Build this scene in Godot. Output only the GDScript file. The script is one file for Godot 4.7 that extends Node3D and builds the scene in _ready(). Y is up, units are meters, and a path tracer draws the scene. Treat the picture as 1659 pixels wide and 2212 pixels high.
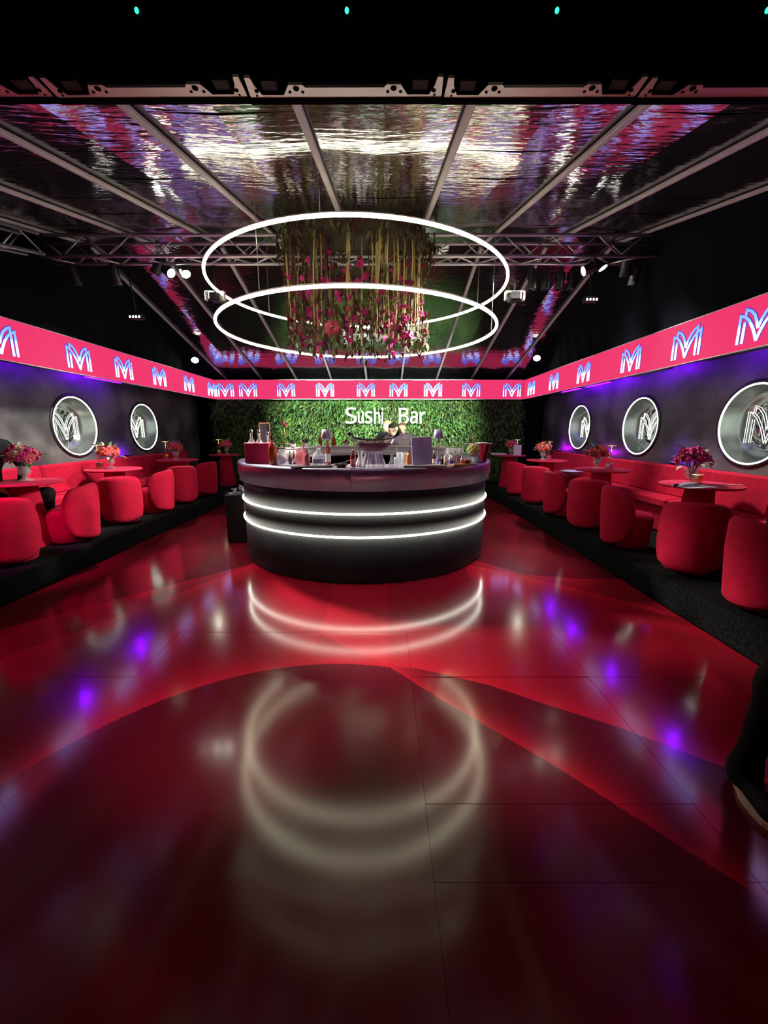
extends Node3D
# Lounge tent with a round cocktail bar. World: x right, y up, camera looks towards -z. P(x, y, d) puts d metres ahead of the doorway.

var rng := RandomNumberGenerator.new()
var M := {}
var XF := Transform3D.IDENTITY
var taken := {}

func P(x: float, y: float, d: float) -> Vector3:
	return Vector3(x, y, -d)

# ---------------------------------------------------------------- naming
func numbered(called: String) -> String:
	if not taken.has(called):
		taken[called] = 0
		return called
	taken[called] += 1
	return "%s_%03d" % [called, taken[called]]

func tag(o: Node, label: String, category: String, group := "", kind := "") -> Node:
	if label != "": o.set_meta("label", label)
	if category != "": o.set_meta("category", category)
	if group != "": o.set_meta("group", group)
	if kind != "": o.set_meta("kind", kind)
	return o

func thing(called: String, label: String, category: String, at := Vector3.ZERO, turn := 0.0, group := "") -> Node3D:
	var o := Node3D.new()
	o.name = numbered(called)
	add_child(o)
	o.position = at
	o.rotation.y = turn
	tag(o, label, category, group)
	return o

func frame(called: String, xf: Transform3D, label := "", category := "", group := "", kind := "") -> Node3D:
	var o := Node3D.new()
	o.name = numbered(called)
	add_child(o)
	o.transform = xf
	tag(o, label, category, group, kind)
	return o

func dup(root: Node3D, at: Vector3, turn: float, label: String) -> Node3D:
	var base: String = root.get_meta("base_name", "")
	var r: Node3D = root.duplicate()
	r.name = numbered(base)
	add_child(r)
	r.position = at
	r.rotation = Vector3(0, turn, 0)
	r.set_meta("label", label)
	return r

# ---------------------------------------------------------------- mesh helpers (front faces run clockwise)
func begin() -> SurfaceTool:
	var st := SurfaceTool.new()
	st.begin(Mesh.PRIMITIVE_TRIANGLES)
	return st

func mesh_of(st: SurfaceTool) -> ArrayMesh:
	st.generate_normals()
	return st.commit()

func inst(called: String, mesh: Mesh, m: Material, parent: Node, xf := Transform3D.IDENTITY) -> MeshInstance3D:
	var o := MeshInstance3D.new()
	o.name = numbered(called) if parent == self else called
	o.mesh = mesh
	o.material_override = m
	o.transform = xf
	parent.add_child(o, true)
	return o

func obj(called: String, st: SurfaceTool, m: Material, parent: Node, xf := Transform3D.IDENTITY) -> MeshInstance3D:
	return inst(called, mesh_of(st), m, parent, xf)

func tri(st: SurfaceTool, a: Vector3, b: Vector3, c: Vector3) -> void:
	st.add_vertex(XF * a); st.add_vertex(XF * b); st.add_vertex(XF * c)

func quad(st: SurfaceTool, a: Vector3, b: Vector3, c: Vector3, d: Vector3) -> void:
	tri(st, a, b, c); tri(st, a, c, d)

func facing(st: SurfaceTool, pts: Array, n: Vector3) -> void:
	var flip: bool = (pts[1] - pts[0]).cross(pts[2] - pts[0]).dot(n) > 0
	for i in range(1, pts.size() - 1):
		if flip: tri(st, pts[0], pts[i + 1], pts[i])
		else: tri(st, pts[0], pts[i], pts[i + 1])

func box(st: SurfaceTool, c: Vector3, s: Vector3, bev := 0.0) -> void:
	st.set_smooth_group(-1)
	var h := s / 2
	var b: float = minf(bev, minf(h.x, minf(h.y, h.z)) * 0.9)
	for ax in 3:
		var u := (ax + 1) % 3
		var v := (ax + 2) % 3
		for sg in [-1.0, 1.0]:
			var pts := []
			for q in [[-1, -1], [1, -1], [1, 1], [-1, 1]]:
				var p := Vector3.ZERO
				p[ax] = sg * h[ax]; p[u] = q[0] * (h[u] - b); p[v] = q[1] * (h[v] - b)
				pts.append(c + p)
			var n := Vector3.ZERO
			n[ax] = sg
			facing(st, pts, n)
	if b <= 0.0: return
	for ax in 3:
		var u := (ax + 1) % 3
		var v := (ax + 2) % 3
		for su in [-1.0, 1.0]:
			for sv in [-1.0, 1.0]:
				var pts := []
				for q in [[-1, 0], [1, 0], [1, 1], [-1, 1]]:
					var p := Vector3.ZERO
					p[ax] = q[0] * (h[ax] - b)
					p[u] = su * (h[u] - (b if q[1] == 1 else 0.0))
					p[v] = sv * (h[v] - (0.0 if q[1] == 1 else b))
					pts.append(c + p)
				var n := Vector3.ZERO
				n[u] = su; n[v] = sv
				facing(st, pts, n)
	for sx in [-1.0, 1.0]:
		for sy in [-1.0, 1.0]:
			for sz in [-1.0, 1.0]:
				var n := Vector3(sx, sy, sz)
				var k := Vector3(sx * h.x, sy * h.y, sz * h.z)
				facing(st, [c + k - Vector3(0, sy * b, sz * b), c + k - Vector3(sx * b, 0, sz * b), c + k - Vector3(sx * b, sy * b, 0)], n)

func lathe(st: SurfaceTool, prof: Array, seg := 20, c := Vector3.ZERO, a0 := 0.0, a1 := TAU, smooth := true) -> void:
	st.set_smooth_group(0 if smooth else -1)
	for i in prof.size() - 1:
		var p: Vector2 = prof[i]
		var q: Vector2 = prof[i + 1]
		for k in seg:
			var t0 := lerpf(a0, a1, float(k) / seg)
			var t1 := lerpf(a0, a1, float(k + 1) / seg)
			var A := c + Vector3(p.x * cos(t0), p.y, p.x * sin(t0))
			var B := c + Vector3(p.x * cos(t1), p.y, p.x * sin(t1))
			var C := c + Vector3(q.x * cos(t1), q.y, q.x * sin(t1))
			var D := c + Vector3(q.x * cos(t0), q.y, q.x * sin(t0))
			if p.x > 1e-5: tri(st, A, B, C)
			if q.x > 1e-5: tri(st, A, C, D)

func tube(st: SurfaceTool, pts: Array, r, sides := 8, closed := false) -> void:
	st.set_smooth_group(0)
	var n := pts.size()
	var rings := []
	var up := Vector3.ZERO
	for i in n:
		var d: Vector3
		if closed: d = (pts[(i + 1) % n] - pts[(i + n - 1) % n]).normalized()
		else: d = (pts[mini(i + 1, n - 1)] - pts[maxi(i - 1, 0)]).normalized()
		if i == 0:
			up = d.cross(Vector3.RIGHT if absf(d.x) < 0.9 else Vector3.UP).normalized()
		up = (up - d * up.dot(d)).normalized()
		var side := d.cross(up)
		var rad: float = r[i] if r is Array else r
		var ring := []
		for k in sides:
			var t := TAU * k / sides
			ring.append(pts[i] + (up * cos(t) + side * sin(t)) * rad)
		rings.append(ring)
	for i in (n if closed else n - 1):
		var a: Array = rings[i]
		var b: Array = rings[(i + 1) % n]
		var off := 0
		if closed and i == n - 1:
			var best := 1e9
			for o in sides:
				var dd: float = a[0].distance_squared_to(b[o])
				if dd < best: best = dd; off = o
		for k in sides:
			quad(st, a[k], b[(k + off) % sides], b[(k + 1 + off) % sides], a[(k + 1) % sides])
	if not closed:
		for k in range(1, sides - 1):
			tri(st, rings[0][0], rings[0][k], rings[0][k + 1])
			tri(st, rings[n - 1][0], rings[n - 1][k + 1], rings[n - 1][k])

func prism(st: SurfaceTool, poly: PackedVector2Array, z0: float, z1: float) -> void:
	st.set_smooth_group(-1)
	var t := Geometry2D.triangulate_polygon(poly)
	for i in range(0, t.size(), 3):
		var a := poly[t[i]]; var b := poly[t[i + 1]]; var c := poly[t[i + 2]]
		facing(st, [Vector3(a.x, a.y, z1), Vector3(b.x, b.y, z1), Vector3(c.x, c.y, z1)], Vector3(0, 0, z1 - z0))
		facing(st, [Vector3(a.x, a.y, z0), Vector3(b.x, b.y, z0), Vector3(c.x, c.y, z0)], Vector3(0, 0, z0 - z1))
	var cw := Geometry2D.is_polygon_clockwise(poly)
	for i in poly.size():
		var a := poly[i]; var b := poly[(i + 1) % poly.size()]
		var e := b - a
		var n2 := Vector2(e.y, -e.x) * (-1.0 if cw else 1.0)
		facing(st, [Vector3(a.x, a.y, z0), Vector3(b.x, b.y, z0), Vector3(b.x, b.y, z1), Vector3(a.x, a.y, z1)], Vector3(n2.x, n2.y, 0))

func ball(st: SurfaceTool, c: Vector3, r: Vector3, seg := 12, rows := 8) -> void:
	var keep := XF
	XF = keep * Transform3D(Basis.from_scale(r), c)
	var prof := []
	for i in rows + 1:
		var t := -PI / 2 + PI * i / rows
		prof.append(Vector2(maxf(0.0, cos(t)) if i > 0 and i < rows else 0.0, sin(t)))
	lathe(st, prof, seg)
	XF = keep

func arc(r: float, a0: float, a1: float, n: int, y := 0.0, c := Vector3.ZERO) -> Array:
	var out := []
	for i in n:
		var t := lerpf(a0, a1, float(i) / (n - 1))
		out.append(c + Vector3(r * cos(t), y, r * sin(t)))
	return out

func circle(r: float, n: int, y := 0.0, c := Vector3.ZERO) -> Array:
	var out := []
	for i in n:
		out.append(c + Vector3(r * cos(TAU * i / n), y, r * sin(TAU * i / n)))
	return out

func rod(called: String, a: Vector3, b: Vector3, r: float, m: Material, parent: Node, sides := 8) -> MeshInstance3D:
	var st := begin()
	tube(st, [a, b], r, sides)
	return obj(called, st, m, parent)

# ---------------------------------------------------------------- materials
func lin(r: float, g: float, b: float) -> Color:
	return Color(r, g, b).linear_to_srgb()

func mat(c: Color, rough := 0.6, metal := 0.0, spec := 0.5) -> StandardMaterial3D:
	var m := StandardMaterial3D.new()
	m.albedo_color = c
	m.roughness = rough
	m.metallic = metal
	m.metallic_specular = spec
	return m

func glow(c: Color, e: float, body := Color(0.8, 0.8, 0.8)) -> StandardMaterial3D:
	var m := mat(body, 0.4)
	m.emission_enabled = true
	m.emission = c
	m.emission_energy_multiplier = e
	return m

func glass(c: Color, alpha: float) -> StandardMaterial3D:
	var m := mat(Color(c.r, c.g, c.b, alpha), 0.03, 0.0, 0.6)
	m.transparency = BaseMaterial3D.TRANSPARENCY_ALPHA
	return m

func noise_tex(seed_: int, freq: float, ramp: Array, size := 512, octaves := 4, normal := false, strength := 4.0) -> NoiseTexture2D:
	var n := FastNoiseLite.new()
	n.seed = seed_
	n.frequency = freq
	n.fractal_octaves = octaves
	var t := NoiseTexture2D.new()
	t.width = size
	t.height = size
	t.seamless = true
	t.noise = n
	if normal:
		t.as_normal_map = true
		t.bump_strength = strength
	elif ramp.size() > 0:
		var g := Gradient.new()
		g.offsets = PackedFloat32Array([0.25, 0.75])
		g.colors = PackedColorArray(ramp)
		t.color_ramp = g
	return t

func velvet(c: Color) -> StandardMaterial3D:
	var m := mat(c, 0.85, 0.0, 0.25)
	m.rim_enabled = true
	m.rim = 0.5
	m.rim_tint = 0.75
	m.albedo_texture = noise_tex(5, 0.02, [Color(0.9, 0.9, 0.9), Color(1, 1, 1)], 256)
	m.uv1_triplanar = true
	m.uv1_scale = Vector3(1.6, 1.6, 1.6)
	return m

func make_materials() -> void:
	M.velvet = velvet(lin(0.50, 0.007, 0.040))
	M.table_red = velvet(lin(0.58, 0.025, 0.075))
	M.carpet = mat(lin(0.011, 0.012, 0.013), 0.97, 0.0, 0.2)
	M.carpet.albedo_texture = noise_tex(8, 0.12, [Color(0.55, 0.55, 0.55), Color(1, 1, 1)], 256)
	M.carpet.uv1_triplanar = true
	M.drape = mat(lin(0.006, 0.007, 0.011), 0.95, 0.0, 0.1)
	M.void_black = mat(lin(0.004, 0.004, 0.005), 0.9, 0.0, 0.2)
	M.wall = mat(lin(0.15, 0.15, 0.155), 0.42, 0.0, 0.45)
	M.wall.albedo_texture = noise_tex(21, 0.006, [Color(0.62, 0.62, 0.64), Color(1, 1, 1)], 512, 5)
	M.wall.uv1_triplanar = true
	M.wall.uv1_world_triplanar = true
	M.wall.uv1_scale = Vector3(0.35, 0.35, 0.35)
	M.roof = mat(lin(0.22, 0.22, 0.23), 0.08, 0.93)
	M.roof.normal_enabled = true
	M.roof.normal_texture = noise_tex(31, 0.02, [], 512, 4, true, 5.0)
	M.roof.normal_scale = 0.2
	M.roof.uv1_triplanar = true
	M.roof.uv1_world_triplanar = true
	M.roof.uv1_scale = Vector3(0.22, 1.0, 1.5)
	M.rafter = mat(lin(0.55, 0.52, 0.52), 0.55)
	M.alu = mat(lin(0.55, 0.55, 0.58), 0.35, 0.9)
	M.frame_alu = mat(lin(0.85, 0.82, 0.76), 0.36, 0.9)
	M.black_metal = mat(lin(0.012, 0.012, 0.013), 0.45, 0.2)
	M.black_gloss = mat(lin(0.012, 0.012, 0.014), 0.3)
	M.bar_front = mat(lin(0.013, 0.014, 0.015), 0.6, 0.0, 0.35)
	M.steel = mat(lin(0.30, 0.28, 0.38), 0.36, 0.55)
	M.steel.roughness_texture = noise_tex(44, 0.01, [Color(0.6, 0.6, 0.6), Color(1, 1, 1)], 256)
	M.steel.uv1_triplanar = true
	M.steel.uv1_scale = Vector3(0.6, 3.0, 0.6)
	M.bright_steel = mat(lin(0.75, 0.75, 0.78), 0.16, 1.0)
	M.screen = glow(lin(0.88, 0.042, 0.16), 1.0, Color(0.02, 0.02, 0.02))
	M.screen.roughness = 0.85
	M.screen.metallic_specular = 0.15
	var g := GradientTexture2D.new()
	var gr := Gradient.new()
	gr.offsets = PackedFloat32Array([0.0, 0.35, 0.62, 1.0])
	gr.colors = PackedColorArray([lin(0.50, 0.55, 1.0), lin(0.42, 0.50, 1.0), lin(0.06, 0.12, 0.55), lin(0.045, 0.08, 0.45)])
	g.gradient = gr
	g.width = 8
	g.height = 128
	g.fill_from = Vector2(0, 0)
	g.fill_to = Vector2(0, 1)
	M.logo = glow(Color.WHITE, 6.0, Color(0.02, 0.02, 0.02))
	M.logo.roughness = 0.9
	M.logo.metallic_specular = 0.1
	M.logo.emission_texture = g
	M.logo.emission_operator = BaseMaterial3D.EMISSION_OP_MULTIPLY
	M.logo_edge = glow(lin(0.05, 0.02, 0.45), 1.0, Color(0.02, 0.02, 0.02))
	M.ring = glow(lin(1.0, 0.94, 0.66), 11.0)
	M.strip = glow(lin(1.0, 0.98, 0.84), 11.0)
	M.neon = glow(lin(0.90, 1.0, 0.86), 5.0)
	M.neon_fine = glow(lin(0.90, 1.0, 0.86), 2.2)
	M.sign = glow(lin(1.0, 1.0, 0.93), 3.0)
	M.purple = glow(lin(0.16, 0.0, 1.0), 9.0)
	M.magenta = glow(lin(0.9, 0.0, 0.75), 2.5)
	M.lens = glow(lin(1.0, 0.97, 0.88), 14.0)
	M.flood = glow(lin(1.0, 0.93, 0.76), 30.0)
	M.lens_off = mat(lin(0.05, 0.05, 0.06), 0.1)
	M.green_led = glow(lin(0.03, 0.95, 0.45), 2.2)
	M.dish = mat(lin(0.22, 0.24, 0.23), 0.22, 0.5)
	M.dish_back = mat(lin(0.16, 0.16, 0.17), 0.08, 0.9)
	M.gold = mat(lin(0.83, 0.62, 0.30), 0.25, 1.0)
	M.glass = glass(Color(0.92, 0.95, 0.97), 0.22)
	M.glass_pink = glass(Color(0.95, 0.62, 0.66), 0.32)
	M.glass_purple = glass(Color(0.50, 0.38, 0.50), 0.34)
	M.amber = mat(lin(0.45, 0.13, 0.02), 0.08, 0.0, 0.6)
	M.copper = mat(lin(0.34, 0.05, 0.015), 0.08, 0.0, 0.6)
	M.rose = mat(lin(0.55, 0.16, 0.15), 0.1, 0.0, 0.6)
	M.dark_glass = mat(lin(0.02, 0.012, 0.01), 0.06, 0.0, 0.7)
	M.wine = mat(lin(0.22, 0.01, 0.025), 0.08, 0.0, 0.6)
	M.white = mat(lin(0.75, 0.74, 0.75), 0.5)
	M.paper = mat(lin(0.55, 0.55, 0.82), 0.55)
	M.lilac = mat(lin(0.42, 0.38, 0.75), 0.6)
	M.label_violet = mat(lin(0.30, 0.16, 0.85), 0.5)
	M.cloth = mat(lin(0.55, 0.55, 0.72), 0.9)
	M.wood = mat(lin(0.30, 0.13, 0.06), 0.5)
	M.dark_wood = mat(lin(0.10, 0.06, 0.045), 0.5)
	M.slate = mat(lin(0.03, 0.035, 0.045), 0.6)
	M.crate = mat(lin(0.42, 0.015, 0.09), 0.55)
	M.crate_side = mat(lin(0.36, 0.16, 0.13), 0.6)
	M.ink = mat(lin(0.22, 0.22, 0.45), 0.6)
	M.leaf = mat(lin(0.05, 0.16, 0.035), 0.5)
	M.leaf_pale = mat(lin(0.42, 0.45, 0.30), 0.55)
	M.bloom_pink = mat(lin(0.72, 0.14, 0.20), 0.7)
	M.bloom_coral = mat(lin(0.70, 0.10, 0.07), 0.7)
	M.bloom_wine = mat(lin(0.30, 0.02, 0.06), 0.7)
	M.bloom_magenta = mat(lin(0.62, 0.03, 0.24), 0.7)
	M.bloom_cream = mat(lin(0.75, 0.52, 0.36), 0.7)
	M.vine = mat(lin(0.58, 0.52, 0.18), 0.75)
	M.vine_dark = mat(lin(0.10, 0.035, 0.03), 0.8)
	M.moss = mat(lin(0.060, 0.052, 0.028), 0.95)
	M.wax = mat(lin(0.62, 0.6, 0.2), 0.6)
	M.ceramic_lilac = mat(lin(0.45, 0.42, 0.72), 0.3)

# ---------------------------------------------------------------- floor print
func edge_at(pts: Array, x: float) -> float:
	if x <= pts[0].x: return pts[0].y + (x - pts[0].x) * (pts[1].y - pts[0].y) / (pts[1].x - pts[0].x)
	for i in pts.size() - 1:
		if x <= pts[i + 1].x:
			return lerpf(pts[i].y, pts[i + 1].y, (x - pts[i].x) / (pts[i + 1].x - pts[i].x))
	var k := pts.size() - 1
	return pts[k].y + (x - pts[k].x) * (pts[k].y - pts[k - 1].y) / (pts[k].x - pts[k - 1].x)

const FX0 := -3.4
const FX1 := 2.6
const FD0 := -1.0
const FD1 := 9.0

func floor_texture() -> ImageTexture:
	var w := 1020
	var h := 1700
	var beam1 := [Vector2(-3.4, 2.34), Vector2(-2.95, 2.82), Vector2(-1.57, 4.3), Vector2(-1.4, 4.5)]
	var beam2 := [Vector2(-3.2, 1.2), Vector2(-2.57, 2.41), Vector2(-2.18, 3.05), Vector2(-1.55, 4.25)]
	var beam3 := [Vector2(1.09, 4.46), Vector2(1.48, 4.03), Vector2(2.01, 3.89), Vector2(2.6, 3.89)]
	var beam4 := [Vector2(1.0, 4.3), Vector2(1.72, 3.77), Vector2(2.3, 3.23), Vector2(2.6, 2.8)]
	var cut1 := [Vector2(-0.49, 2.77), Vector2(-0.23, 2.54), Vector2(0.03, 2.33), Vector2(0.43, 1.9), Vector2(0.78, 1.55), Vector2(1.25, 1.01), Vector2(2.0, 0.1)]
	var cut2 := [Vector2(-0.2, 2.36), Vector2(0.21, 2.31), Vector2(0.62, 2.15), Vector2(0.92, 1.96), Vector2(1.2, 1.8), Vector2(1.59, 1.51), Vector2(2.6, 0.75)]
	var data := PackedByteArray()
	data.resize(w * h * 3)
	var lut := []
	for i in 257:
		var t := i / 256.0
		lut.append(lin(lerpf(0.035, 0.72, t), lerpf(0.003, 0.012, t), lerpf(0.010, 0.034, t)))
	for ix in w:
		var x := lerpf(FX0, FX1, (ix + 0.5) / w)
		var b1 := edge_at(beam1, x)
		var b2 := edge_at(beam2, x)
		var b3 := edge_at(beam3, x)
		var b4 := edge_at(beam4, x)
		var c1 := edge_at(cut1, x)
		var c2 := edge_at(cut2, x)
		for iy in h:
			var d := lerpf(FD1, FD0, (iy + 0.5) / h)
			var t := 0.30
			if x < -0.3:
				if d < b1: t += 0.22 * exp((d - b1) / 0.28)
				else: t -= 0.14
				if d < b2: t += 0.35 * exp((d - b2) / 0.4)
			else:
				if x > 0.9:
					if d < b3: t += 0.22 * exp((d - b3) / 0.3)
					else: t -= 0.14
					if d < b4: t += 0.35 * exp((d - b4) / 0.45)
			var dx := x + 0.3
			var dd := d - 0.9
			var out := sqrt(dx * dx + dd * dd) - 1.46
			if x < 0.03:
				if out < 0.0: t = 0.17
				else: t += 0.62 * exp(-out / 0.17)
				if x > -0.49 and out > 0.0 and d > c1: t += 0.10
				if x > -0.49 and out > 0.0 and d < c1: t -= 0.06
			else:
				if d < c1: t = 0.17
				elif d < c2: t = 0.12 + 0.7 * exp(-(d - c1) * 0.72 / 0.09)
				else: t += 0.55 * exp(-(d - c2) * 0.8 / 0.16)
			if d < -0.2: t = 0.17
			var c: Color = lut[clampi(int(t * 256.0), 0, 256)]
			var at := (iy * w + ix) * 3
			data[at] = int(c.r * 255.0)
			data[at + 1] = int(c.g * 255.0)
			data[at + 2] = int(c.b * 255.0)
	return ImageTexture.create_from_image(Image.create_from_data(w, h, false, Image.FORMAT_RGB8, data))

func floor_panel(x0: float, x1: float, d0: float, d1: float, lift: float, slope: float, parent: Node3D) -> void:
	var g := 0.0007
	var st := begin()
	st.set_smooth_group(-1)
	var A := Vector3(x0 + g, lift, -d0 - g); var B := Vector3(x0 + g, lift + slope, -d1 + g)
	var C := Vector3(x1 - g, lift + slope, -d1 + g); var D := Vector3(x1 - g, lift, -d0 - g)
	var down := Vector3(0, -0.03, 0)
	for f in [[A, B, C, D, Vector3.UP], [A + down, B + down, C + down, D + down, Vector3.DOWN], [A, B, B + down, A + down, Vector3.LEFT], [C, D, D + down, C + down, Vector3.RIGHT], [A, D, D + down, A + down, Vector3.BACK], [B, C, C + down, B + down, Vector3.FORWARD]]:
		var pts := [f[0], f[1], f[2], f[3]]
		var flip: bool = (pts[1] - pts[0]).cross(pts[2] - pts[0]).dot(f[4]) > 0
		var order := [0, 2, 1, 0, 3, 2] if flip else [0, 1, 2, 0, 2, 3]
		for k in order:
			var p: Vector3 = pts[k]
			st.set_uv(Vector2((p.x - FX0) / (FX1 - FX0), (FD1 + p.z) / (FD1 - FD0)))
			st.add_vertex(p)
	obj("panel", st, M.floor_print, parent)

# ---------------------------------------------------------------- the double-line M emblem
func emblem_strokes() -> Array:
	return [
		[Vector2(0, 0), Vector2(0, 0.86), Vector2(0.12, 0.80), Vector2(0.24, 0.66), Vector2(0.36, 0.42), Vector2(0.44, 0.20), Vector2(0.5, 0.0)],
		[Vector2(0.13, 0), Vector2(0.135, 0.64)],
		[Vector2(0.125, 0.80), Vector2(0.14, 1.0), Vector2(0.26, 0.93), Vector2(0.37, 0.78), Vector2(0.45, 0.56), Vector2(0.5, 0.36)],
		[Vector2(0.5, 0.36), Vector2(0.56, 0.58), Vector2(0.66, 0.80), Vector2(0.78, 0.94), Vector2(0.87, 1.0), Vector2(0.87, 0.0)],
		[Vector2(0.5, 0.0), Vector2(0.56, 0.22), Vector2(0.65, 0.46), Vector2(0.76, 0.66), Vector2(0.86, 0.78)],
		[Vector2(0.89, 0.80), Vector2(1.0, 0.88), Vector2(1.0, 0.0)],
	]

func ribbon(st: SurfaceTool, pts: Array, half: float, z0: float, z1: float, w: float, h: float) -> void:
	# a flat bar that follows the stroke, standing z1 - z0 proud; uv.y runs up the letter
	st.set_smooth_group(-1)
	var left := []
	var right := []
	for i in pts.size():
		var q := Vector2((pts[i].x - 0.5) * w, (pts[i].y - 0.5) * h)
		var a := Vector2((pts[maxi(i - 1, 0)].x - 0.5) * w, (pts[maxi(i - 1, 0)].y - 0.5) * h)
		var b := Vector2((pts[mini(i + 1, pts.size() - 1)].x - 0.5) * w, (pts[mini(i + 1, pts.size() - 1)].y - 0.5) * h)
		var d0 := (q - a).normalized() if i > 0 else (b - q).normalized()
		var d1 := (b - q).normalized() if i < pts.size() - 1 else d0
		var n := Vector2(-(d0 + d1).y, (d0 + d1).x).normalized()
		var k := half / maxf(0.45, n.dot(Vector2(-d1.y, d1.x)))
		left.append(q + n * k); right.append(q - n * k)
	for i in pts.size() - 1:
		var quad2 := [left[i], left[i + 1], right[i + 1], right[i]]
		for f in 4:
			var p: Array
			var n: Vector3
			match f:
				0:
					p = [Vector3(quad2[0].x, quad2[0].y, z1), Vector3(quad2[1].x, quad2[1].y, z1), Vector3(quad2[2].x, quad2[2].y, z1), Vector3(quad2[3].x, quad2[3].y, z1)]
					n = Vector3(0, 0, 1)
				1:
					p = [Vector3(left[i].x, left[i].y, z0), Vector3(left[i + 1].x, left[i + 1].y, z0), Vector3(left[i + 1].x, left[i + 1].y, z1), Vector3(left[i].x, left[i].y, z1)]
					n = Vector3(left[i].x - right[i].x, left[i].y - right[i].y, 0)
				2:
					p = [Vector3(right[i].x, right[i].y, z0), Vector3(right[i + 1].x, right[i + 1].y, z0), Vector3(right[i + 1].x, right[i + 1].y, z1), Vector3(right[i].x, right[i].y, z1)]
					n = Vector3(right[i].x - left[i].x, right[i].y - left[i].y, 0)
				3:
					var e: int = i if i == 0 else i + 1
					p = [Vector3(left[e].x, left[e].y, z0), Vector3(right[e].x, right[e].y, z0), Vector3(right[e].x, right[e].y, z1), Vector3(left[e].x, left[e].y, z1)]
					var dir: Vector2 = (left[1] - left[0]) * (-1.0 if i == 0 else 1.0)
					n = Vector3(dir.x, dir.y, 0)
			var flip: bool = (p[1] - p[0]).cross(p[2] - p[0]).dot(n) > 0
			for k in ([0, 2, 1, 0, 3, 2] if flip else [0, 1, 2, 0, 2, 3]):
				st.set_uv(Vector2(0.5, clampf(p[k].y / h + 0.5, 0.01, 0.99)))
				st.add_vertex(XF * p[k])

var logo_mesh: Mesh
var logo_rim: Mesh
var neon_logo: Mesh

func make_logo_meshes() -> void:
	var st := begin()
	for s in emblem_strokes(): ribbon(st, s, 0.0118, 0.0, 0.008, 0.40, 0.295)
	logo_mesh = mesh_of(st)
	st = begin()
	for s in emblem_strokes(): ribbon(st, s, 0.0195, 0.0, 0.004, 0.40, 0.295)
	logo_rim = mesh_of(st)
	st = begin()
	for s in emblem_strokes():
		for off in [-0.013, 0.013]:
			var line := []
			for i in s.size():
				var a: Vector2 = s[maxi(i - 1, 0)]
				var b: Vector2 = s[mini(i + 1, s.size() - 1)]
				var n: Vector2 = Vector2(-(b - a).y, (b - a).x).normalized() * off
				line.append(Vector3((s[i].x - 0.5) * 0.49 + n.x, (s[i].y - 0.5) * 0.40 + n.y, 0))
			tube(st, line, 0.0030, 6)
	neon_logo = mesh_of(st)

func wall_basis(right: Vector3, normal: Vector3) -> Basis:
	return Basis(right, Vector3.UP, normal)

func led_band(called: String, label: String, origin: Vector3, right: Vector3, normal: Vector3, length: float, spots: Array) -> void:
	# origin: centre of the screen face; local x along the wall, z into the room
	var t := frame(called, Transform3D(wall_basis(right, normal), origin), label, "screen", "pink LED screen bands around the tent")
	var st := begin()
	box(st, Vector3(0, 0, -0.030), Vector3(length, 0.453, 0.05), 0.004)
	obj("housing", st, M.black_metal, t)
	st = begin()
	box(st, Vector3(0, 0, -0.003), Vector3(length - 0.01, 0.443, 0.006))
	obj("screen", st, M.screen, t)
	for s in spots:
		var l := inst("logo", logo_mesh, M.logo, t, Transform3D(Basis(), Vector3(s, -0.015, 0.001)))
		inst("logo_outline", logo_rim, M.logo_edge, l, Transform3D(Basis(), Vector3(0, 0, -0.0006)))
	for y in [0.224, -0.224]:
		st = begin()
		box(st, Vector3(0, y, 0.001), Vector3(length, 0.008, 0.010))
		obj("edge_trim", st, M.frame_alu, t)

# ---------------------------------------------------------------- lights
func spot(called: String, at: Vector3, aim: Vector3, c: Color, e: float, angle: float, size := 0.06) -> void:
	var l := SpotLight3D.new()
	l.name = called
	add_child(l, true)
	l.position = at
	l.look_at_from_position(at, aim, Vector3.UP if absf((aim - at).normalized().y) < 0.99 else Vector3.RIGHT)
	l.light_color = c
	l.light_energy = e
	l.spot_angle = angle
	l.spot_angle_attenuation = 0.8
	l.spot_range = 30.0
	l.spot_attenuation = 2.0
	l.light_size = size
	l.shadow_enabled = true

func omni(called: String, at: Vector3, c: Color, e: float, size := 0.05) -> void:
	var l := OmniLight3D.new()
	l.name = called
	add_child(l, true)
	l.position = at
	l.light_color = c
	l.light_energy = e
	l.omni_range = 25.0
	l.omni_attenuation = 2.0
	l.light_size = size
	l.shadow_enabled = true

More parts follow.
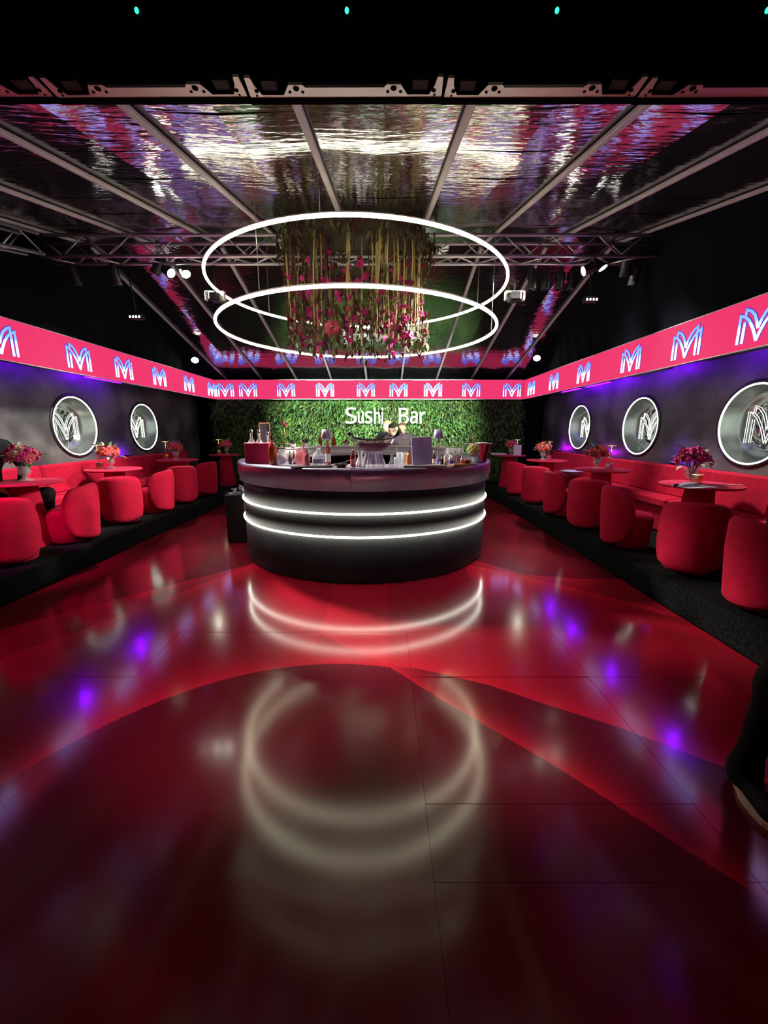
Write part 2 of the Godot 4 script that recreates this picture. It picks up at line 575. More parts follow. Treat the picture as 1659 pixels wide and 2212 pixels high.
# ---------------------------------------------------------------- soft bodies: tapered capsules joined by a smooth minimum, meshed as surface nets
func nets(st: SurfaceTool, bones: Array, cell: float, k: float) -> void:
	var lo := Vector3(1e9, 1e9, 1e9)
	var hi := -lo
	for b in bones:
		var r: float = maxf(b[2], b[3]) + k + cell * 2
		lo = lo.min(b[0] - Vector3.ONE * r).min(b[1] - Vector3.ONE * r)
		hi = hi.max(b[0] + Vector3.ONE * r).max(b[1] + Vector3.ONE * r)
	var nx := int((hi.x - lo.x) / cell) + 2
	var ny := int((hi.y - lo.y) / cell) + 2
	var nz := int((hi.z - lo.z) / cell) + 2
	var f := PackedFloat32Array()
	f.resize(nx * ny * nz)
	f.fill(1.0)
	var near := PackedFloat32Array()
	near.resize(nx * ny * nz)
	near.fill(1.0)
	var who := PackedByteArray()
	who.resize(nx * ny * nz)
	for bi in bones.size():
		var b: Array = bones[bi]
		var a: Vector3 = b[0]
		var ab: Vector3 = b[1] - a
		var len2 := maxf(ab.length_squared(), 1e-9)
		var r0: float = b[2]
		var dr: float = b[3] - b[2]
		var m: float = maxf(b[2], b[3]) + k + cell * 1.5
		var p0: Vector3 = (a.min(b[1]) - Vector3.ONE * m - lo) / cell
		var p1: Vector3 = (a.max(b[1]) + Vector3.ONE * m - lo) / cell
		for z in range(maxi(0, int(p0.z)), mini(nz, int(p1.z) + 2)):
			for y in range(maxi(0, int(p0.y)), mini(ny, int(p1.y) + 2)):
				var row := (z * ny + y) * nx
				for x in range(maxi(0, int(p0.x)), mini(nx, int(p1.x) + 2)):
					var q := lo + Vector3(x, y, z) * cell - a
					var t := clampf(q.dot(ab) / len2, 0.0, 1.0)
					var d := (q - ab * t).length() - (r0 + dr * t)
					var o := f[row + x]
					if d < near[row + x]:
						near[row + x] = d
						who[row + x] = bi
					var hh := maxf(k - absf(o - d), 0.0) / k
					f[row + x] = minf(o, d) - hh * hh * k * 0.25
	var at := {}
	var pts := []
	var cols := []
	var step := [0, 1, nx, nx + 1, nx * ny, nx * ny + 1, nx * ny + nx, nx * ny + nx + 1]
	var offs := [Vector3(0, 0, 0), Vector3(1, 0, 0), Vector3(0, 1, 0), Vector3(1, 1, 0), Vector3(0, 0, 1), Vector3(1, 0, 1), Vector3(0, 1, 1), Vector3(1, 1, 1)]
	var edges := [[0, 1], [2, 3], [4, 5], [6, 7], [0, 2], [1, 3], [4, 6], [5, 7], [0, 4], [1, 5], [2, 6], [3, 7]]
	for z in nz - 1:
		for y in ny - 1:
			var row := (z * ny + y) * nx
			for x in nx - 1:
				var i := row + x
				var neg := 0
				for s in 8:
					if f[i + step[s]] < 0.0: neg += 1
				if neg == 0 or neg == 8: continue
				var sum := Vector3.ZERO
				var n := 0
				for e in edges:
					var va := f[i + step[e[0]]]
					var vb := f[i + step[e[1]]]
					if (va < 0.0) != (vb < 0.0):
						sum += (offs[e[0]] as Vector3).lerp(offs[e[1]], va / (va - vb))
						n += 1
				at[i] = pts.size()
				pts.append(lo + (Vector3(x, y, z) + sum / n) * cell)
				cols.append(bones[who[i]][4])
	st.set_smooth_group(0)
	for i in at:
		var x: int = i % nx
		var y: int = (i / nx) % ny
		var z: int = i / (nx * ny)
		for ax in 3:
			var s1: int = [1, nx, nx * ny][ax]
			var su: int = [nx, nx * ny, 1][ax]
			var sv: int = [nx * ny, 1, nx][ax]
			var c: Array = [[y, z], [z, x], [x, y]][ax]
			if c[0] == 0 or c[1] == 0: continue
			var ins := f[i] < 0.0
			if ins == (f[i + s1] < 0.0): continue
			if not (at.has(i - su) and at.has(i - sv) and at.has(i - su - sv)): continue
			var q := [at[i], at[i - su], at[i - su - sv], at[i - sv]]
			var order := [0, 2, 1, 0, 3, 2] if ins else [0, 1, 2, 0, 2, 3]
			for o in order:
				st.set_color(cols[q[o]])
				st.add_vertex(XF * pts[q[o]])

func hand(bones: Array, wrist: Vector3, dir: Vector3, palm_n: Vector3, side: Vector3, curl: float, c: Color) -> void:
	var d := dir.normalized()
	var n := palm_n.normalized()
	var s := side.normalized()
	bones.append([wrist, wrist + d * 0.05, 0.026, 0.030, c])
	bones.append([wrist + d * 0.045 + s * 0.02, wrist + d * 0.085 + s * 0.022, 0.017, 0.014, c])
	bones.append([wrist + d * 0.045 - s * 0.02, wrist + d * 0.085 - s * 0.022, 0.017, 0.014, c])
	var lens := [0.062, 0.074, 0.078, 0.070]
	for k in 4:
		var root := wrist + d * 0.085 + s * (-0.033 + 0.022 * k)
		var d1 := (d + n * curl * 0.5).normalized()
		var d2 := (d + n * curl * 1.4).normalized()
		var mid: Vector3 = root + d1 * lens[k] * 0.55
		bones.append([root - d * 0.02, mid, 0.0098, 0.0088, c])
		bones.append([mid, mid + d2 * lens[k] * 0.5, 0.0088, 0.0075, c])
	var th := wrist + d * 0.03 + s * 0.028
	var tm := th + (d * 0.6 + s * 0.7 + n * 0.3).normalized() * 0.042
	bones.append([th, tm, 0.012, 0.010, c])
	bones.append([tm, tm + (d * 0.9 + s * 0.25 + n * 0.4 * curl).normalized() * 0.034, 0.010, 0.008, c])

func person(label: String, group: String, xf: Transform3D, j: Dictionary, col: Dictionary, cell := 0.016) -> Node3D:
	var t := frame("person", xf, label, "person", group)
	var st := begin()
	var B := []
	var top: Color = col.top
	var leg: Color = col.leg
	var skin: Color = col.skin
	B.append([j.pelvis, j.waist, 0.15, 0.125, leg])
	B.append([j.waist, j.chest, 0.125, 0.15, top])
	B.append([j.chest + (j.shoulder_r - j.shoulder_l) * 0.22, j.chest - (j.shoulder_r - j.shoulder_l) * 0.22, 0.115, 0.115, top])
	B.append([j.chest, j.neck, 0.10, 0.055, top])
	B.append([j.shoulder_l, j.shoulder_r, 0.066, 0.066, top])
	B.append([j.neck, j.head, 0.052, 0.055, skin])
	for s in ["l", "r"]:
		var sleeve: Color = col.sleeve
		B.append([j["shoulder_" + s], j["elbow_" + s], 0.058, 0.045, sleeve])
		B.append([j["elbow_" + s], j["wrist_" + s], 0.044, 0.030, col.forearm])
		B.append([j["hip_" + s], j["knee_" + s], 0.095, 0.063, leg])
		B.append([j["knee_" + s], j["ankle_" + s], 0.062, 0.045, leg])
		var ank: Vector3 = j["ankle_" + s]
		var toe: Vector3 = j["toe_" + s]
		B.append([Vector3(ank.x, toe.y + 0.008, ank.z), toe, 0.044, 0.034, col.shoe])
		B.append([ank, Vector3(ank.x, toe.y + 0.01, ank.z), 0.046, 0.044, col.shoe])
	nets(st, B, cell, 0.05)
	# head on a finer grid
	var H := []
	var c: Vector3 = j.head
	var f: Vector3 = (j.look as Vector3).normalized()
	var u := Vector3.UP
	var r := f.cross(u).normalized() * -1.0
	u = f.cross(r).normalized()
	if u.y < 0: u = -u
	H.append([c + u * 0.035 - f * 0.012, c + u * 0.03 - f * 0.03, 0.088, 0.085, skin])
	H.append([c + u * 0.03 + f * 0.03, c - u * 0.055 + f * 0.045, 0.068, 0.046, skin])
	H.append([c - u * 0.02, j.neck + u * 0.02, 0.055, 0.052, skin])
	H.append([c + u * 0.02 + f * 0.092, c - u * 0.012 + f * 0.108, 0.009, 0.014, skin])
	for s in [-1.0, 1.0]:
		H.append([c + r * s * 0.085 + u * 0.018, c + r * s * 0.085 - u * 0.018, 0.013, 0.010, skin])
	nets(st, H, 0.009, 0.022)
	for s in ["l", "r"]:
		var hb := []
		var wr: Vector3 = j["wrist_" + s]
		var d: Vector3 = (wr - j["elbow_" + s]).normalized()
		var side := d.cross(Vector3.UP if absf(d.y) < 0.9 else f).normalized()
		hand(hb, wr, d, (-f if absf(d.y) > 0.9 else Vector3.DOWN), side * (1.0 if s == "l" else -1.0), 0.7, skin)
		nets(st, hb, 0.0065, 0.008)
	var m := mat(Color.WHITE, 0.75, 0.0, 0.3)
	m.vertex_color_use_as_albedo = true
	obj("body", st, m, t)
	# hair, eyes and mouth
	st = begin()
	var hb2 := []
	for b in col.hair_shape:
		hb2.append([c + r * b[0].x + u * b[0].y + f * b[0].z, c + r * b[1].x + u * b[1].y + f * b[1].z, b[2], b[3], col.hair])
	nets(st, hb2, 0.010, 0.02)
	obj("hair", st, m, t)
	for s in [-1.0, 1.0]:
		st = begin()
		ball(st, c + r * s * 0.032 + u * 0.022 + f * 0.092, Vector3(0.011, 0.007, 0.007), 8, 6)
		obj("eye", st, M.dark_wood, t)
	st = begin()
	ball(st, c - u * 0.045 + f * 0.090, Vector3(0.022, 0.006, 0.008), 8, 6)
	obj("mouth", st, M.rose, t)
	return t

func standing(lean: Vector3) -> Dictionary:
	return {
		pelvis = Vector3(0, 0.92, 0), waist = Vector3(0, 1.06, 0.01) + lean * 0.2, chest = Vector3(0, 1.28, 0.0) + lean * 0.6, neck = Vector3(0, 1.46, 0.0) + lean, head = Vector3(0, 1.585, 0.02) + lean * 1.25,
		shoulder_l = Vector3(0.185, 1.385, 0) + lean * 0.85, shoulder_r = Vector3(-0.185, 1.385, 0) + lean * 0.85,
		elbow_l = Vector3(0.24, 1.13, 0.04) + lean * 0.6, elbow_r = Vector3(-0.24, 1.13, 0.04) + lean * 0.6,
		wrist_l = Vector3(0.18, 1.10, 0.28) + lean * 0.4, wrist_r = Vector3(-0.18, 1.10, 0.28) + lean * 0.4,
		hip_l = Vector3(0.095, 0.90, 0), hip_r = Vector3(-0.095, 0.90, 0), knee_l = Vector3(0.10, 0.50, 0.02), knee_r = Vector3(-0.10, 0.50, 0.02),
		ankle_l = Vector3(0.10, 0.095, -0.02), ankle_r = Vector3(-0.10, 0.095, -0.02), toe_l = Vector3(0.12, 0.036, 0.16), toe_r = Vector3(-0.12, 0.036, 0.16), look = Vector3(0, 0, 1),
	}

# ---------------------------------------------------------------- room shell
const WL := -4.65
const WR := 3.975
const BACK := 10.18

func struct(called: String, st: SurfaceTool, m: Material) -> MeshInstance3D:
	var o := obj(called, st, m, self)
	o.set_meta("kind", "structure")
	return o

func roof_y(d: float) -> float:
	return 3.925 - 0.233 * (5.85 - d) if d < 5.85 else 3.925 - 0.259 * (d - 5.85)

func wall_with_holes(called: String, wx: float, side: float, holes: Array) -> void:
	# side: +1 when the room lies towards +x. Front sheet with round openings, closed by a slab behind the recesses.
	var st := begin()
	st.set_smooth_group(-1)
	var n := Vector3(side, 0, 0)
	var s := 0.5
	var yc := 1.564
	var r := 0.42
	var y0 := 0.0
	var y1 := 2.95
	var d := 0.9
	var rect := func(da: float, db: float, ya: float, yb: float) -> void:
		facing(st, [P(wx, ya, da), P(wx, ya, db), P(wx, yb, db), P(wx, yb, da)], n)
	for h in holes:
		rect.call(d, h - s, y0, y1)
		rect.call(h - s, h + s, y0, yc - s)
		rect.call(h - s, h + s, yc + s, y1)
		var seg := 48
		for k in seg:
			var q := []
			for e in [k, k + 1]:
				var a: float = TAU * e / seg
				var c := Vector2(cos(a), sin(a))
				var sq := c * (s / maxf(absf(c.x), absf(c.y)))
				q.append([P(wx, yc + c.y * r, h + c.x * r), P(wx, yc + sq.y, h + sq.x)])
			facing(st, [q[0][0], q[0][1], q[1][1], q[1][0]], n)
		d = h + s
	rect.call(d, BACK, y0, y1)
	box(st, P(wx - side * 0.4, 1.475, (BACK + 0.9) / 2), Vector3(0.06, 2.95, BACK - 0.9))
	struct(called, st, M.wall)

func build_shell() -> void:
	# printed gloss floor, laid in panels
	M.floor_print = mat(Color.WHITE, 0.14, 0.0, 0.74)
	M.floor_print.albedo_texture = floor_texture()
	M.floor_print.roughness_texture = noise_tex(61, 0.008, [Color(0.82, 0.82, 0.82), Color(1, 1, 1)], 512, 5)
	var fl := frame("floor", Transform3D.IDENTITY, "", "", "", "structure")
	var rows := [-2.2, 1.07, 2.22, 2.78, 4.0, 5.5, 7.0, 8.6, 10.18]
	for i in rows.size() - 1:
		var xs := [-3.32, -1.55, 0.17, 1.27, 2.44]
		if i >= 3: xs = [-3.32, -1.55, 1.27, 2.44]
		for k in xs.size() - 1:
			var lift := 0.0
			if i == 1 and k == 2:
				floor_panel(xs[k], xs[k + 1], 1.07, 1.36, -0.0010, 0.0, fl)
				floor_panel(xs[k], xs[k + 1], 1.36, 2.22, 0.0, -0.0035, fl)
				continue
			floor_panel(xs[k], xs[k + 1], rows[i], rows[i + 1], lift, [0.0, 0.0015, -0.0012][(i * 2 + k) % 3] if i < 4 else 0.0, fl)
	var st := begin()
	box(st, P(-0.35, -0.08, 4.1), Vector3(9.9, 0.09, 12.8))
	obj("subfloor", st, M.void_black, fl)
	# raised carpeted sides
	for sd in [[WL - 0.45, -3.32, "platform_left"], [2.44, WR + 0.45, "platform_right"]]:
		st = begin()
		box(st, P((sd[0] + sd[1]) / 2, 0.12, (BACK + 0.4) / 2), Vector3(sd[1] - sd[0], 0.24, BACK - 0.4), 0.012)
		struct(sd[2], st, M.carpet)
	# portholed side walls, back wall, dark entrance behind the camera
	wall_with_holes("wall_left", WL, 1.0, [6.14, 7.89])
	wall_with_holes("wall_right", WR, -1.0, [4.39, 6.32, 8.27])
	st = begin()
	box(st, P(-0.34, 1.5, BACK + 0.3), Vector3(10.2, 3.0, 0.1))
	struct("wall_back", st, M.drape)
	st = begin()
	box(st, P(-0.34, 1.6, -2.25), Vector3(10.2, 3.2, 0.1))
	box(st, P(-0.34, 2.90, -0.6), Vector3(10.2, 0.1, 3.3))
	box(st, P(WL - 0.4, 1.45, -0.6), Vector3(0.1, 2.9, 3.4))
	box(st, P(WR + 0.4, 1.45, -0.6), Vector3(0.1, 2.9, 3.4))
	struct("wall_entrance", st, M.void_black)
	# gable roof of glossy dark film: one panel for each bay and slope, pale keder rafters between
	var roof := frame("ceiling", Transform3D.IDENTITY, "", "", "", "structure")
	var bay := 0.866
	for k in range(-6, 5):
		for sl in [[1.0, 5.85], [5.85, BACK + 0.35]]:
			st = begin()
			st.set_smooth_group(-1)
			var xa := (k - 0.5) * bay
			var xb := (k + 0.5) * bay
			var nseg := 10
			for q in nseg:
				var da := lerpf(sl[0], sl[1], float(q) / nseg)
				var db := lerpf(sl[0], sl[1], float(q + 1) / nseg)
				# the film sags a little between the rafters
				var xm := (xa + xb) / 2
				var sag := 0.016 + 0.006 * sin(k * 2.1 + q)
				for e in [[xa, xm, 0.0, sag], [xm, xb, sag, 0.0]]:
					facing(st, [P(e[0], roof_y(da) - e[2], da), P(e[1], roof_y(da) - e[3], da), P(e[1], roof_y(db) - e[3], db), P(e[0], roof_y(db) - e[2], db)], Vector3.DOWN)
					facing(st, [P(e[0], roof_y(da) + 0.05, da), P(e[1], roof_y(da) + 0.05, da), P(e[1], roof_y(db) + 0.05, db), P(e[0], roof_y(db) + 0.05, db)], Vector3.UP)
			obj("panel", st, M.roof, roof)
	for k in range(-6, 4):
		var x := (k + 0.5) * bay
		for sl in [[1.0, 5.80], [5.90, BACK + 0.2]]:
			st = begin()
			var a := P(x, roof_y(sl[0]) - 0.022, sl[0])
			var b := P(x, roof_y(sl[1]) - 0.022, sl[1])
			XF = Transform3D(Basis.looking_at(b - a, Vector3.UP), (a + b) / 2)
			box(st, Vector3.ZERO, Vector3(0.043, 0.030, a.distance_to(b)), 0.006)
			XF = Transform3D.IDENTITY
			obj("rafter", st, M.rafter, roof)
	# black side drapes from the screens up to the roof
	for sd in [["wall_drape_left", -4.13, [[1.0, -4.57], [4.93, -4.45], [5.85, -3.96], [BACK, -4.17]], 1.0], ["wall_drape_right", 3.43, [[1.0, 3.12], [4.93, 3.08], [5.85, 3.10], [BACK, 3.54]], -1.0]]:
		st = begin()
		st.set_smooth_group(0)
		var cols := []
		var nc := 90
		for i in nc + 1:
			var d := lerpf(1.0, BACK + 0.2, float(i) / nc)
			var tops: Array = sd[2]
			var tx: float = tops[tops.size() - 1][1]
			for q in tops.size() - 1:
				if d >= tops[q][0] and d <= tops[q + 1][0]:
					tx = lerpf(tops[q][1], tops[q + 1][1], (d - tops[q][0]) / (tops[q + 1][0] - tops[q][0]))
			var fold := 0.014 * sin(i * 1.7)
			cols.append([P(sd[1] + fold, 2.70, d), P(lerpf(sd[1], tx, 0.5) + fold, (2.70 + roof_y(d)) / 2, d), P(tx, roof_y(d) + 0.02, d)])
		var nn := Vector3(sd[3], 0, 0)
		for i in nc:
			for q in 2:
				facing(st, [cols[i][q], cols[i][q + 1], cols[i + 1][q + 1], cols[i + 1][q]], nn)
				var o := Vector3(-sd[3] * 0.015, 0, 0)
				facing(st, [cols[i][q] + o, cols[i][q + 1] + o, cols[i + 1][q + 1] + o, cols[i + 1][q] + o], -nn)
		struct(sd[0], st, M.drape)
		# soffit above the banquettes, behind the screen
		st = begin()
		var wx: float = WL if sd[3] > 0 else WR
		box(st, P((sd[1] + wx) / 2, 2.39, (BACK + 1.2) / 2), Vector3(absf(wx - sd[1]) - 0.06, 0.04, BACK - 1.2))
		struct("trim_1" if sd[3] > 0 else "trim_2", st, mat(lin(0.55, 0.55, 0.6), 0.7))

func truss(label: String, a: Vector3, b: Vector3, size: float, group: String) -> void:
	var len_ := a.distance_to(b)
	var t := frame("truss", Transform3D(Basis.looking_at((b - a).normalized(), Vector3.UP), a), label, "truss", group)
	# local -z runs along the truss
	for q in [[-1, -1], [1, -1], [-1, 1], [1, 1]]:
		rod("chord", Vector3(q[0] * size / 2, q[1] * size / 2, 0), Vector3(q[0] * size / 2, q[1] * size / 2, -len_), 0.019, M.alu, t, 10)
	var pitch := 0.27
	var n := int(len_ / pitch)
	var st := begin()
	tube(st, [Vector3(0, -size / 2, 0), Vector3(0, size / 2, -pitch)], 0.0092, 6)
	var up_brace := mesh_of(st)
	st = begin()
	tube(st, [Vector3(0, size / 2, 0), Vector3(0, -size / 2, -pitch)], 0.0092, 6)
	var down_brace := mesh_of(st)
	for i in n:
		var z := -i * pitch - 0.01
		for s in [-1, 1]:
			inst("brace", up_brace if (i + (1 if s > 0 else 0)) % 2 == 0 else down_brace, M.alu, t, Transform3D(Basis(), Vector3(s * size / 2, 0, z)))
		inst("brace", up_brace if i % 2 == 0 else down_brace, M.alu, t, Transform3D(Basis(Vector3(0, 0, 1), PI / 2), Vector3(0, -size / 2, z)))

# ---------------------------------------------------------------- stage lamps
func par_can(label: String, at: Vector3, aim: Vector3, lens: Material, hang: float, r := 0.075, group := "stage lamps under the truss") -> Vector3:
	# a can on a yoke; at is the centre of its front face
	var dir := (aim - at).normalized()
	var t := frame("stage_lamp", Transform3D(Basis(), at), label, "lamp", group)
	var b := Basis.looking_at(dir, Vector3.UP if absf(dir.y) < 0.98 else Vector3.RIGHT)
	XF = Transform3D(b * Basis(Vector3.RIGHT, PI / 2), Vector3.ZERO)  # lathe axis +y runs back from the lens
	var st := begin()
	lathe(st, [Vector2(r * 0.93, 0.012), Vector2(r * 0.93, -0.006), Vector2(r, -0.010), Vector2(r * 1.02, 0.0), Vector2(r, 0.03), Vector2(r * 0.95, 0.16), Vector2(r * 0.7, 0.21), Vector2(r * 0.35, 0.23), Vector2(0, 0.23)], 20)
	obj("can", st, M.black_metal, t)
	st = begin()
	lathe(st, [Vector2(0, 0.008), Vector2(r * 0.92, 0.008), Vector2(r * 0.92, 0.002), Vector2(0, 0.0)], 20)
	obj("lens", st, lens, t)
	XF = Transform3D.IDENTITY
	var mid := -dir * 0.10
	var sd := dir.cross(Vector3.UP).normalized() if absf(dir.y) < 0.98 else Vector3.RIGHT
	st = begin()
	var topy := mid + Vector3(0, r * 1.6, 0)
	tube(st, [mid + sd * r * 1.1, topy + sd * r * 1.1, topy - sd * r * 1.1, mid - sd * r * 1.1], 0.009, 6)
	tube(st, [topy, topy + Vector3(0, maxf(0.02, hang), 0)], 0.011, 6)
	obj("yoke", st, M.black_metal, t)
	return at + dir * 0.03

func build_lights_and_rigging() -> void:
	truss("ridge box truss of aluminium tubes crossing above the bar", P(-4.02, 3.60, 5.25), P(3.2, 3.60, 5.25), 0.22, "aluminium trusses")
	truss("sloping box truss running from the ridge truss along the left side", P(-3.98, 3.57, 5.02), P(-4.0, 2.86, 2.0), 0.2, "aluminium trusses")
	var warm := lin(1.0, 0.93, 0.80)
	# lit cans left and right of the rings, each with its own light
	var lit := [
		["lit lamp nearest the drape of the three on the left truss", P(-2.81, 3.39, 5.37), P(-4.4, 1.1, 5.4), 15.0, 30.0],
		["middle lit lamp of the three on the left truss", P(-2.61, 3.39, 5.37), P(0.42, 1.2, 4.05), 50.0, 11.0],
		["lit lamp nearest the ring of the three on the left truss", P(-2.43, 3.38, 5.37), P(-0.95, 1.2, 4.1), 55.0, 14.0],
		["tilted lit lamp beside four dark cans on the right truss", P(2.34, 3.33, 5.14), P(-3.7, 0.8, 5.2), 60.0, 18.0],
		["round white lit lamp in the middle of the right truss group", P(2.68, 3.45, 5.37), P(3.72, 1.2, 4.45), 12.0, 26.0],
		["downward lit lamp at the far right of the truss", P(2.95, 3.37, 5.37), P(3.5, 0.9, 6.9), 9.0, 28.0],
	]
	for l in lit:
		var p := par_can(l[0], l[1], l[2], M.lens, 0.06, 0.058)
		spot("stage_lamp_beam", p, l[2], warm, l[3], l[4], 0.16)
	for l in [["dark can nearest the ring of the four unlit cans on the right", 1.85], ["second unlit can from the ring on the right truss", 2.02], ["third unlit can from the ring on the right truss", 2.19], ["unlit can next to the lit lamps on the right truss", 2.34]]:
		par_can(l[0], P(l[1], 3.235, 5.44), P(l[1] + 0.03, 0, 5.6), M.lens_off, 0.10, 0.055)
	for l in [["unlit can at the left end of the ridge truss", -3.8, -3.6], ["unlit can left of the three lit lamps", -3.3, -3.2], ["unlit can at the right end of the ridge truss", 3.08, 3.1]]:
		par_can(l[0], P(l[1], 3.27, 5.40), P(l[2], 0, 6.4), M.lens_off, 0.08, 0.055)
	# lamps on the side rafters with a row of small lit cells
	for l in [["black lamp with four small lit cells on the left rafter", -3.62, 3.13, 6.28, -2.1], ["black lamp with four small lit cells on the right rafter", 2.88, 3.29, 6.04, 1.55]]:
		var t := thing("stage_lamp", l[0], "lamp", P(l[1], l[2], l[3]), 0.0, "lamps on the side rafters")
		var st := begin()
		box(st, Vector3(0, 0, 0), Vector3(0.20, 0.07, 0.10), 0.008)
		obj("housing", st, M.black_metal, t)
		for k in 4:
			st = begin()
			ball(st, Vector3(-0.066 + 0.044 * k, -0.01, 0.051), Vector3(0.012, 0.016, 0.009), 10, 6)
			obj("lamp_cell", st, M.lens, t)
		rod("bracket", Vector3(0, 0.03, 0), Vector3(-0.05, roof_y(l[3]) - l[2] - 0.04, 0), 0.010, M.black_metal, t)
		spot("cell_lamp_beam", P(l[1], l[2] - 0.02, l[3] - 0.09), P(l[4], 0.0, 4.4), lin(1.0, 0.9, 0.8), 9.0, 14.0, 0.10)
	# bright floods near the back corners
	for l in [["bright warm flood lamp in the back left corner", P(-3.88, 2.915, 8.63), P(-2.95, 0.6, 6.5)], ["bright warm flood lamp in the back right corner", P(3.15, 2.96, 8.67), P(2.2, 0.6, 6.5)]]:
		var p := par_can(l[0], l[1], l[2], M.flood, 0.03, 0.075, "flood lamps")
		spot("flood_beam", p, l[2], lin(1.0, 0.9, 0.74), 9.0, 17.0, 0.12)
	# two clamp-on lamps that light the foliage wall, hung from the truss at the ring's sides
	for l in [["pale clamp lamp hanging at the left edge of the upper ring", -2.08, 1.0], ["pale clamp lamp hanging at the right edge of the upper ring", 1.61, -1.0]]:
		var t := thing("clamp_lamp", l[0], "lamp", P(l[1], 3.185, 5.36), 0.0, "clamp lamps")
		var st := begin()
		box(st, Vector3(0, -0.07, 0), Vector3(0.135, 0.10, 0.16), 0.016)
		obj("housing", st, M.black_metal, t)
		for s in [-1.0, 1.0]:
			st = begin()
			box(st, Vector3(s * 0.06, -0.016, 0.016), Vector3(0.12, 0.028, 0.04), 0.008)
			box(st, Vector3(s * 0.11, -0.06, 0.016), Vector3(0.028, 0.11, 0.05), 0.008)
			obj("bracket", st, M.white, t)
		st = begin()
		box(st, Vector3(0, -0.07, -0.083), Vector3(0.10, 0.07, 0.008), 0.002)
		obj("lens", st, M.lens, t)
		rod("pole", Vector3(0, 0, 0), Vector3(0, 0.335, 0), 0.011, M.black_metal, t)
		spot("foliage_wash", P(l[1], 3.115, 5.47), P(l[1] * 0.45 - 0.1, 1.6, BACK), lin(0.92, 1.0, 0.86), 85.0, 23.0, 0.10)
	# violet wash bars under the soffit behind the screens
	var bars := [["violet wash bar under the left screen, nearest the entrance", -4.40, 5.2, 0], ["violet wash bar under the left screen above the near porthole", -4.40, 6.55, 1], ["violet wash bar under the right screen, nearest the entrance", 3.70, 4.4, 0], ["violet wash bar under the right screen above the middle porthole", 3.70, 5.8, 0], ["violet wash bar under the right screen between middle and farthest portholes", 3.70, 7.2, 1], ["violet wash bar under the right screen above the farthest porthole", 3.70, 8.2, 1]]
	for b in bars:
		var t := thing("wash_light", b[0], "light", P(b[1], 2.29, b[2]), 0.0, "violet wash bars")
		var st := begin()
		box(st, Vector3(0, 0.010, 0), Vector3(0.07, 0.035, 0.8), 0.007)
		obj("housing", st, M.black_metal, t)
		st = begin()
		box(st, Vector3(0, 0.034, 0), Vector3(0.055, 0.010, 0.77), 0.003)
		obj("led_strip", st, M.purple, t)
		if b[3] == 1:
			st = begin()
			box(st, Vector3(0, -0.012, 0), Vector3(0.06, 0.012, 0.77), 0.003)
			obj("led_strip", st, M.purple, t)
		for z in [-0.28, 0.28]:
			st = begin()
			box(st, Vector3(0.03, 0.045, z), Vector3(0.010, 0.075, 0.025))
			obj("bracket", st, M.black_metal, t)
		omni("wash_glow", P(b[1], 2.35, b[2]), lin(0.2, 0.0, 1.0), 0.25, 0.015)
	# small uplights on the ledge behind the banquettes
	for u in [["magenta uplight behind the right banquette near the far porthole", 3.88, 8.9, 0], ["magenta uplight behind the right banquette below the far and middle portholes", 3.88, 7.12, 0], ["violet uplight behind the right banquette beside the front table flowers", 3.88, 5.37, 1], ["violet uplight behind the left banquette between the portholes", -4.55, 7.12, 1]]:
		var t := thing("uplight", u[0], "light", P(u[1], 1.046, u[2]), 0.0, "uplights behind the banquettes")
		var st := begin()
		lathe(st, [Vector2(0, 0), Vector2(0.04, 0), Vector2(0.04, 0.04), Vector2(0.035, 0.044), Vector2(0.035, 0.036)], 16)
		obj("can", st, M.black_metal, t)
		st = begin()
		lathe(st, [Vector2(0.034, 0.036), Vector2(0.024, 0.042), Vector2(0, 0.044)], 16)
		obj("lens", st, M.magenta if u[3] == 0 else M.purple, t)
		omni("uplight_glow", P(u[1], 1.12, u[2]), lin(0.55, 0.0, 1.0) if u[3] == 0 else lin(0.25, 0.0, 1.0), 0.07, 0.03)
	# two unseen lamps added behind the camera to brighten the front of the floor
	for q in [["left added fill lamp in the entrance ceiling behind the camera", -0.65], ["right added fill lamp in the entrance ceiling behind the camera", 0.55]]:
		var t := thing("added_fill_lamp", q[0], "light", P(q[1], 2.85, -0.25), 0.0, "added fill lamps")
		var st := begin()
		lathe(st, v2([0.055, 0.0, 0.075, 0.0, 0.075, -0.012, 0.055, -0.014, 0.05, 0.0]), 20)
		obj("bezel", st, M.black_metal, t)
		st = begin()
		lathe(st, v2([0.0, -0.006, 0.052, -0.004, 0.052, 0.0, 0.0, 0.0]), 20)
		obj("lens", st, M.lens, t)
		spot("added_fill_beam", P(q[1], 2.82, -0.25), P(q[1] * 1.25, 0.0, 2.35), lin(1.0, 0.9, 0.82), 7.5, 17.0, 0.06)
	# magenta lamp hung from the left truss for the nearest left seats
	var p2 := par_can("small magenta lamp under the sloping left truss", P(-3.70, 2.72, 2.5), P(-3.65, 0.6, 3.75), M.magenta, 0.08, 0.05, "lamp under the sloping truss")
	spot("magenta_beam", p2, P(-3.65, 0.6, 3.75), lin(1.0, 0.02, 0.55), 9.0, 15.0, 0.05)

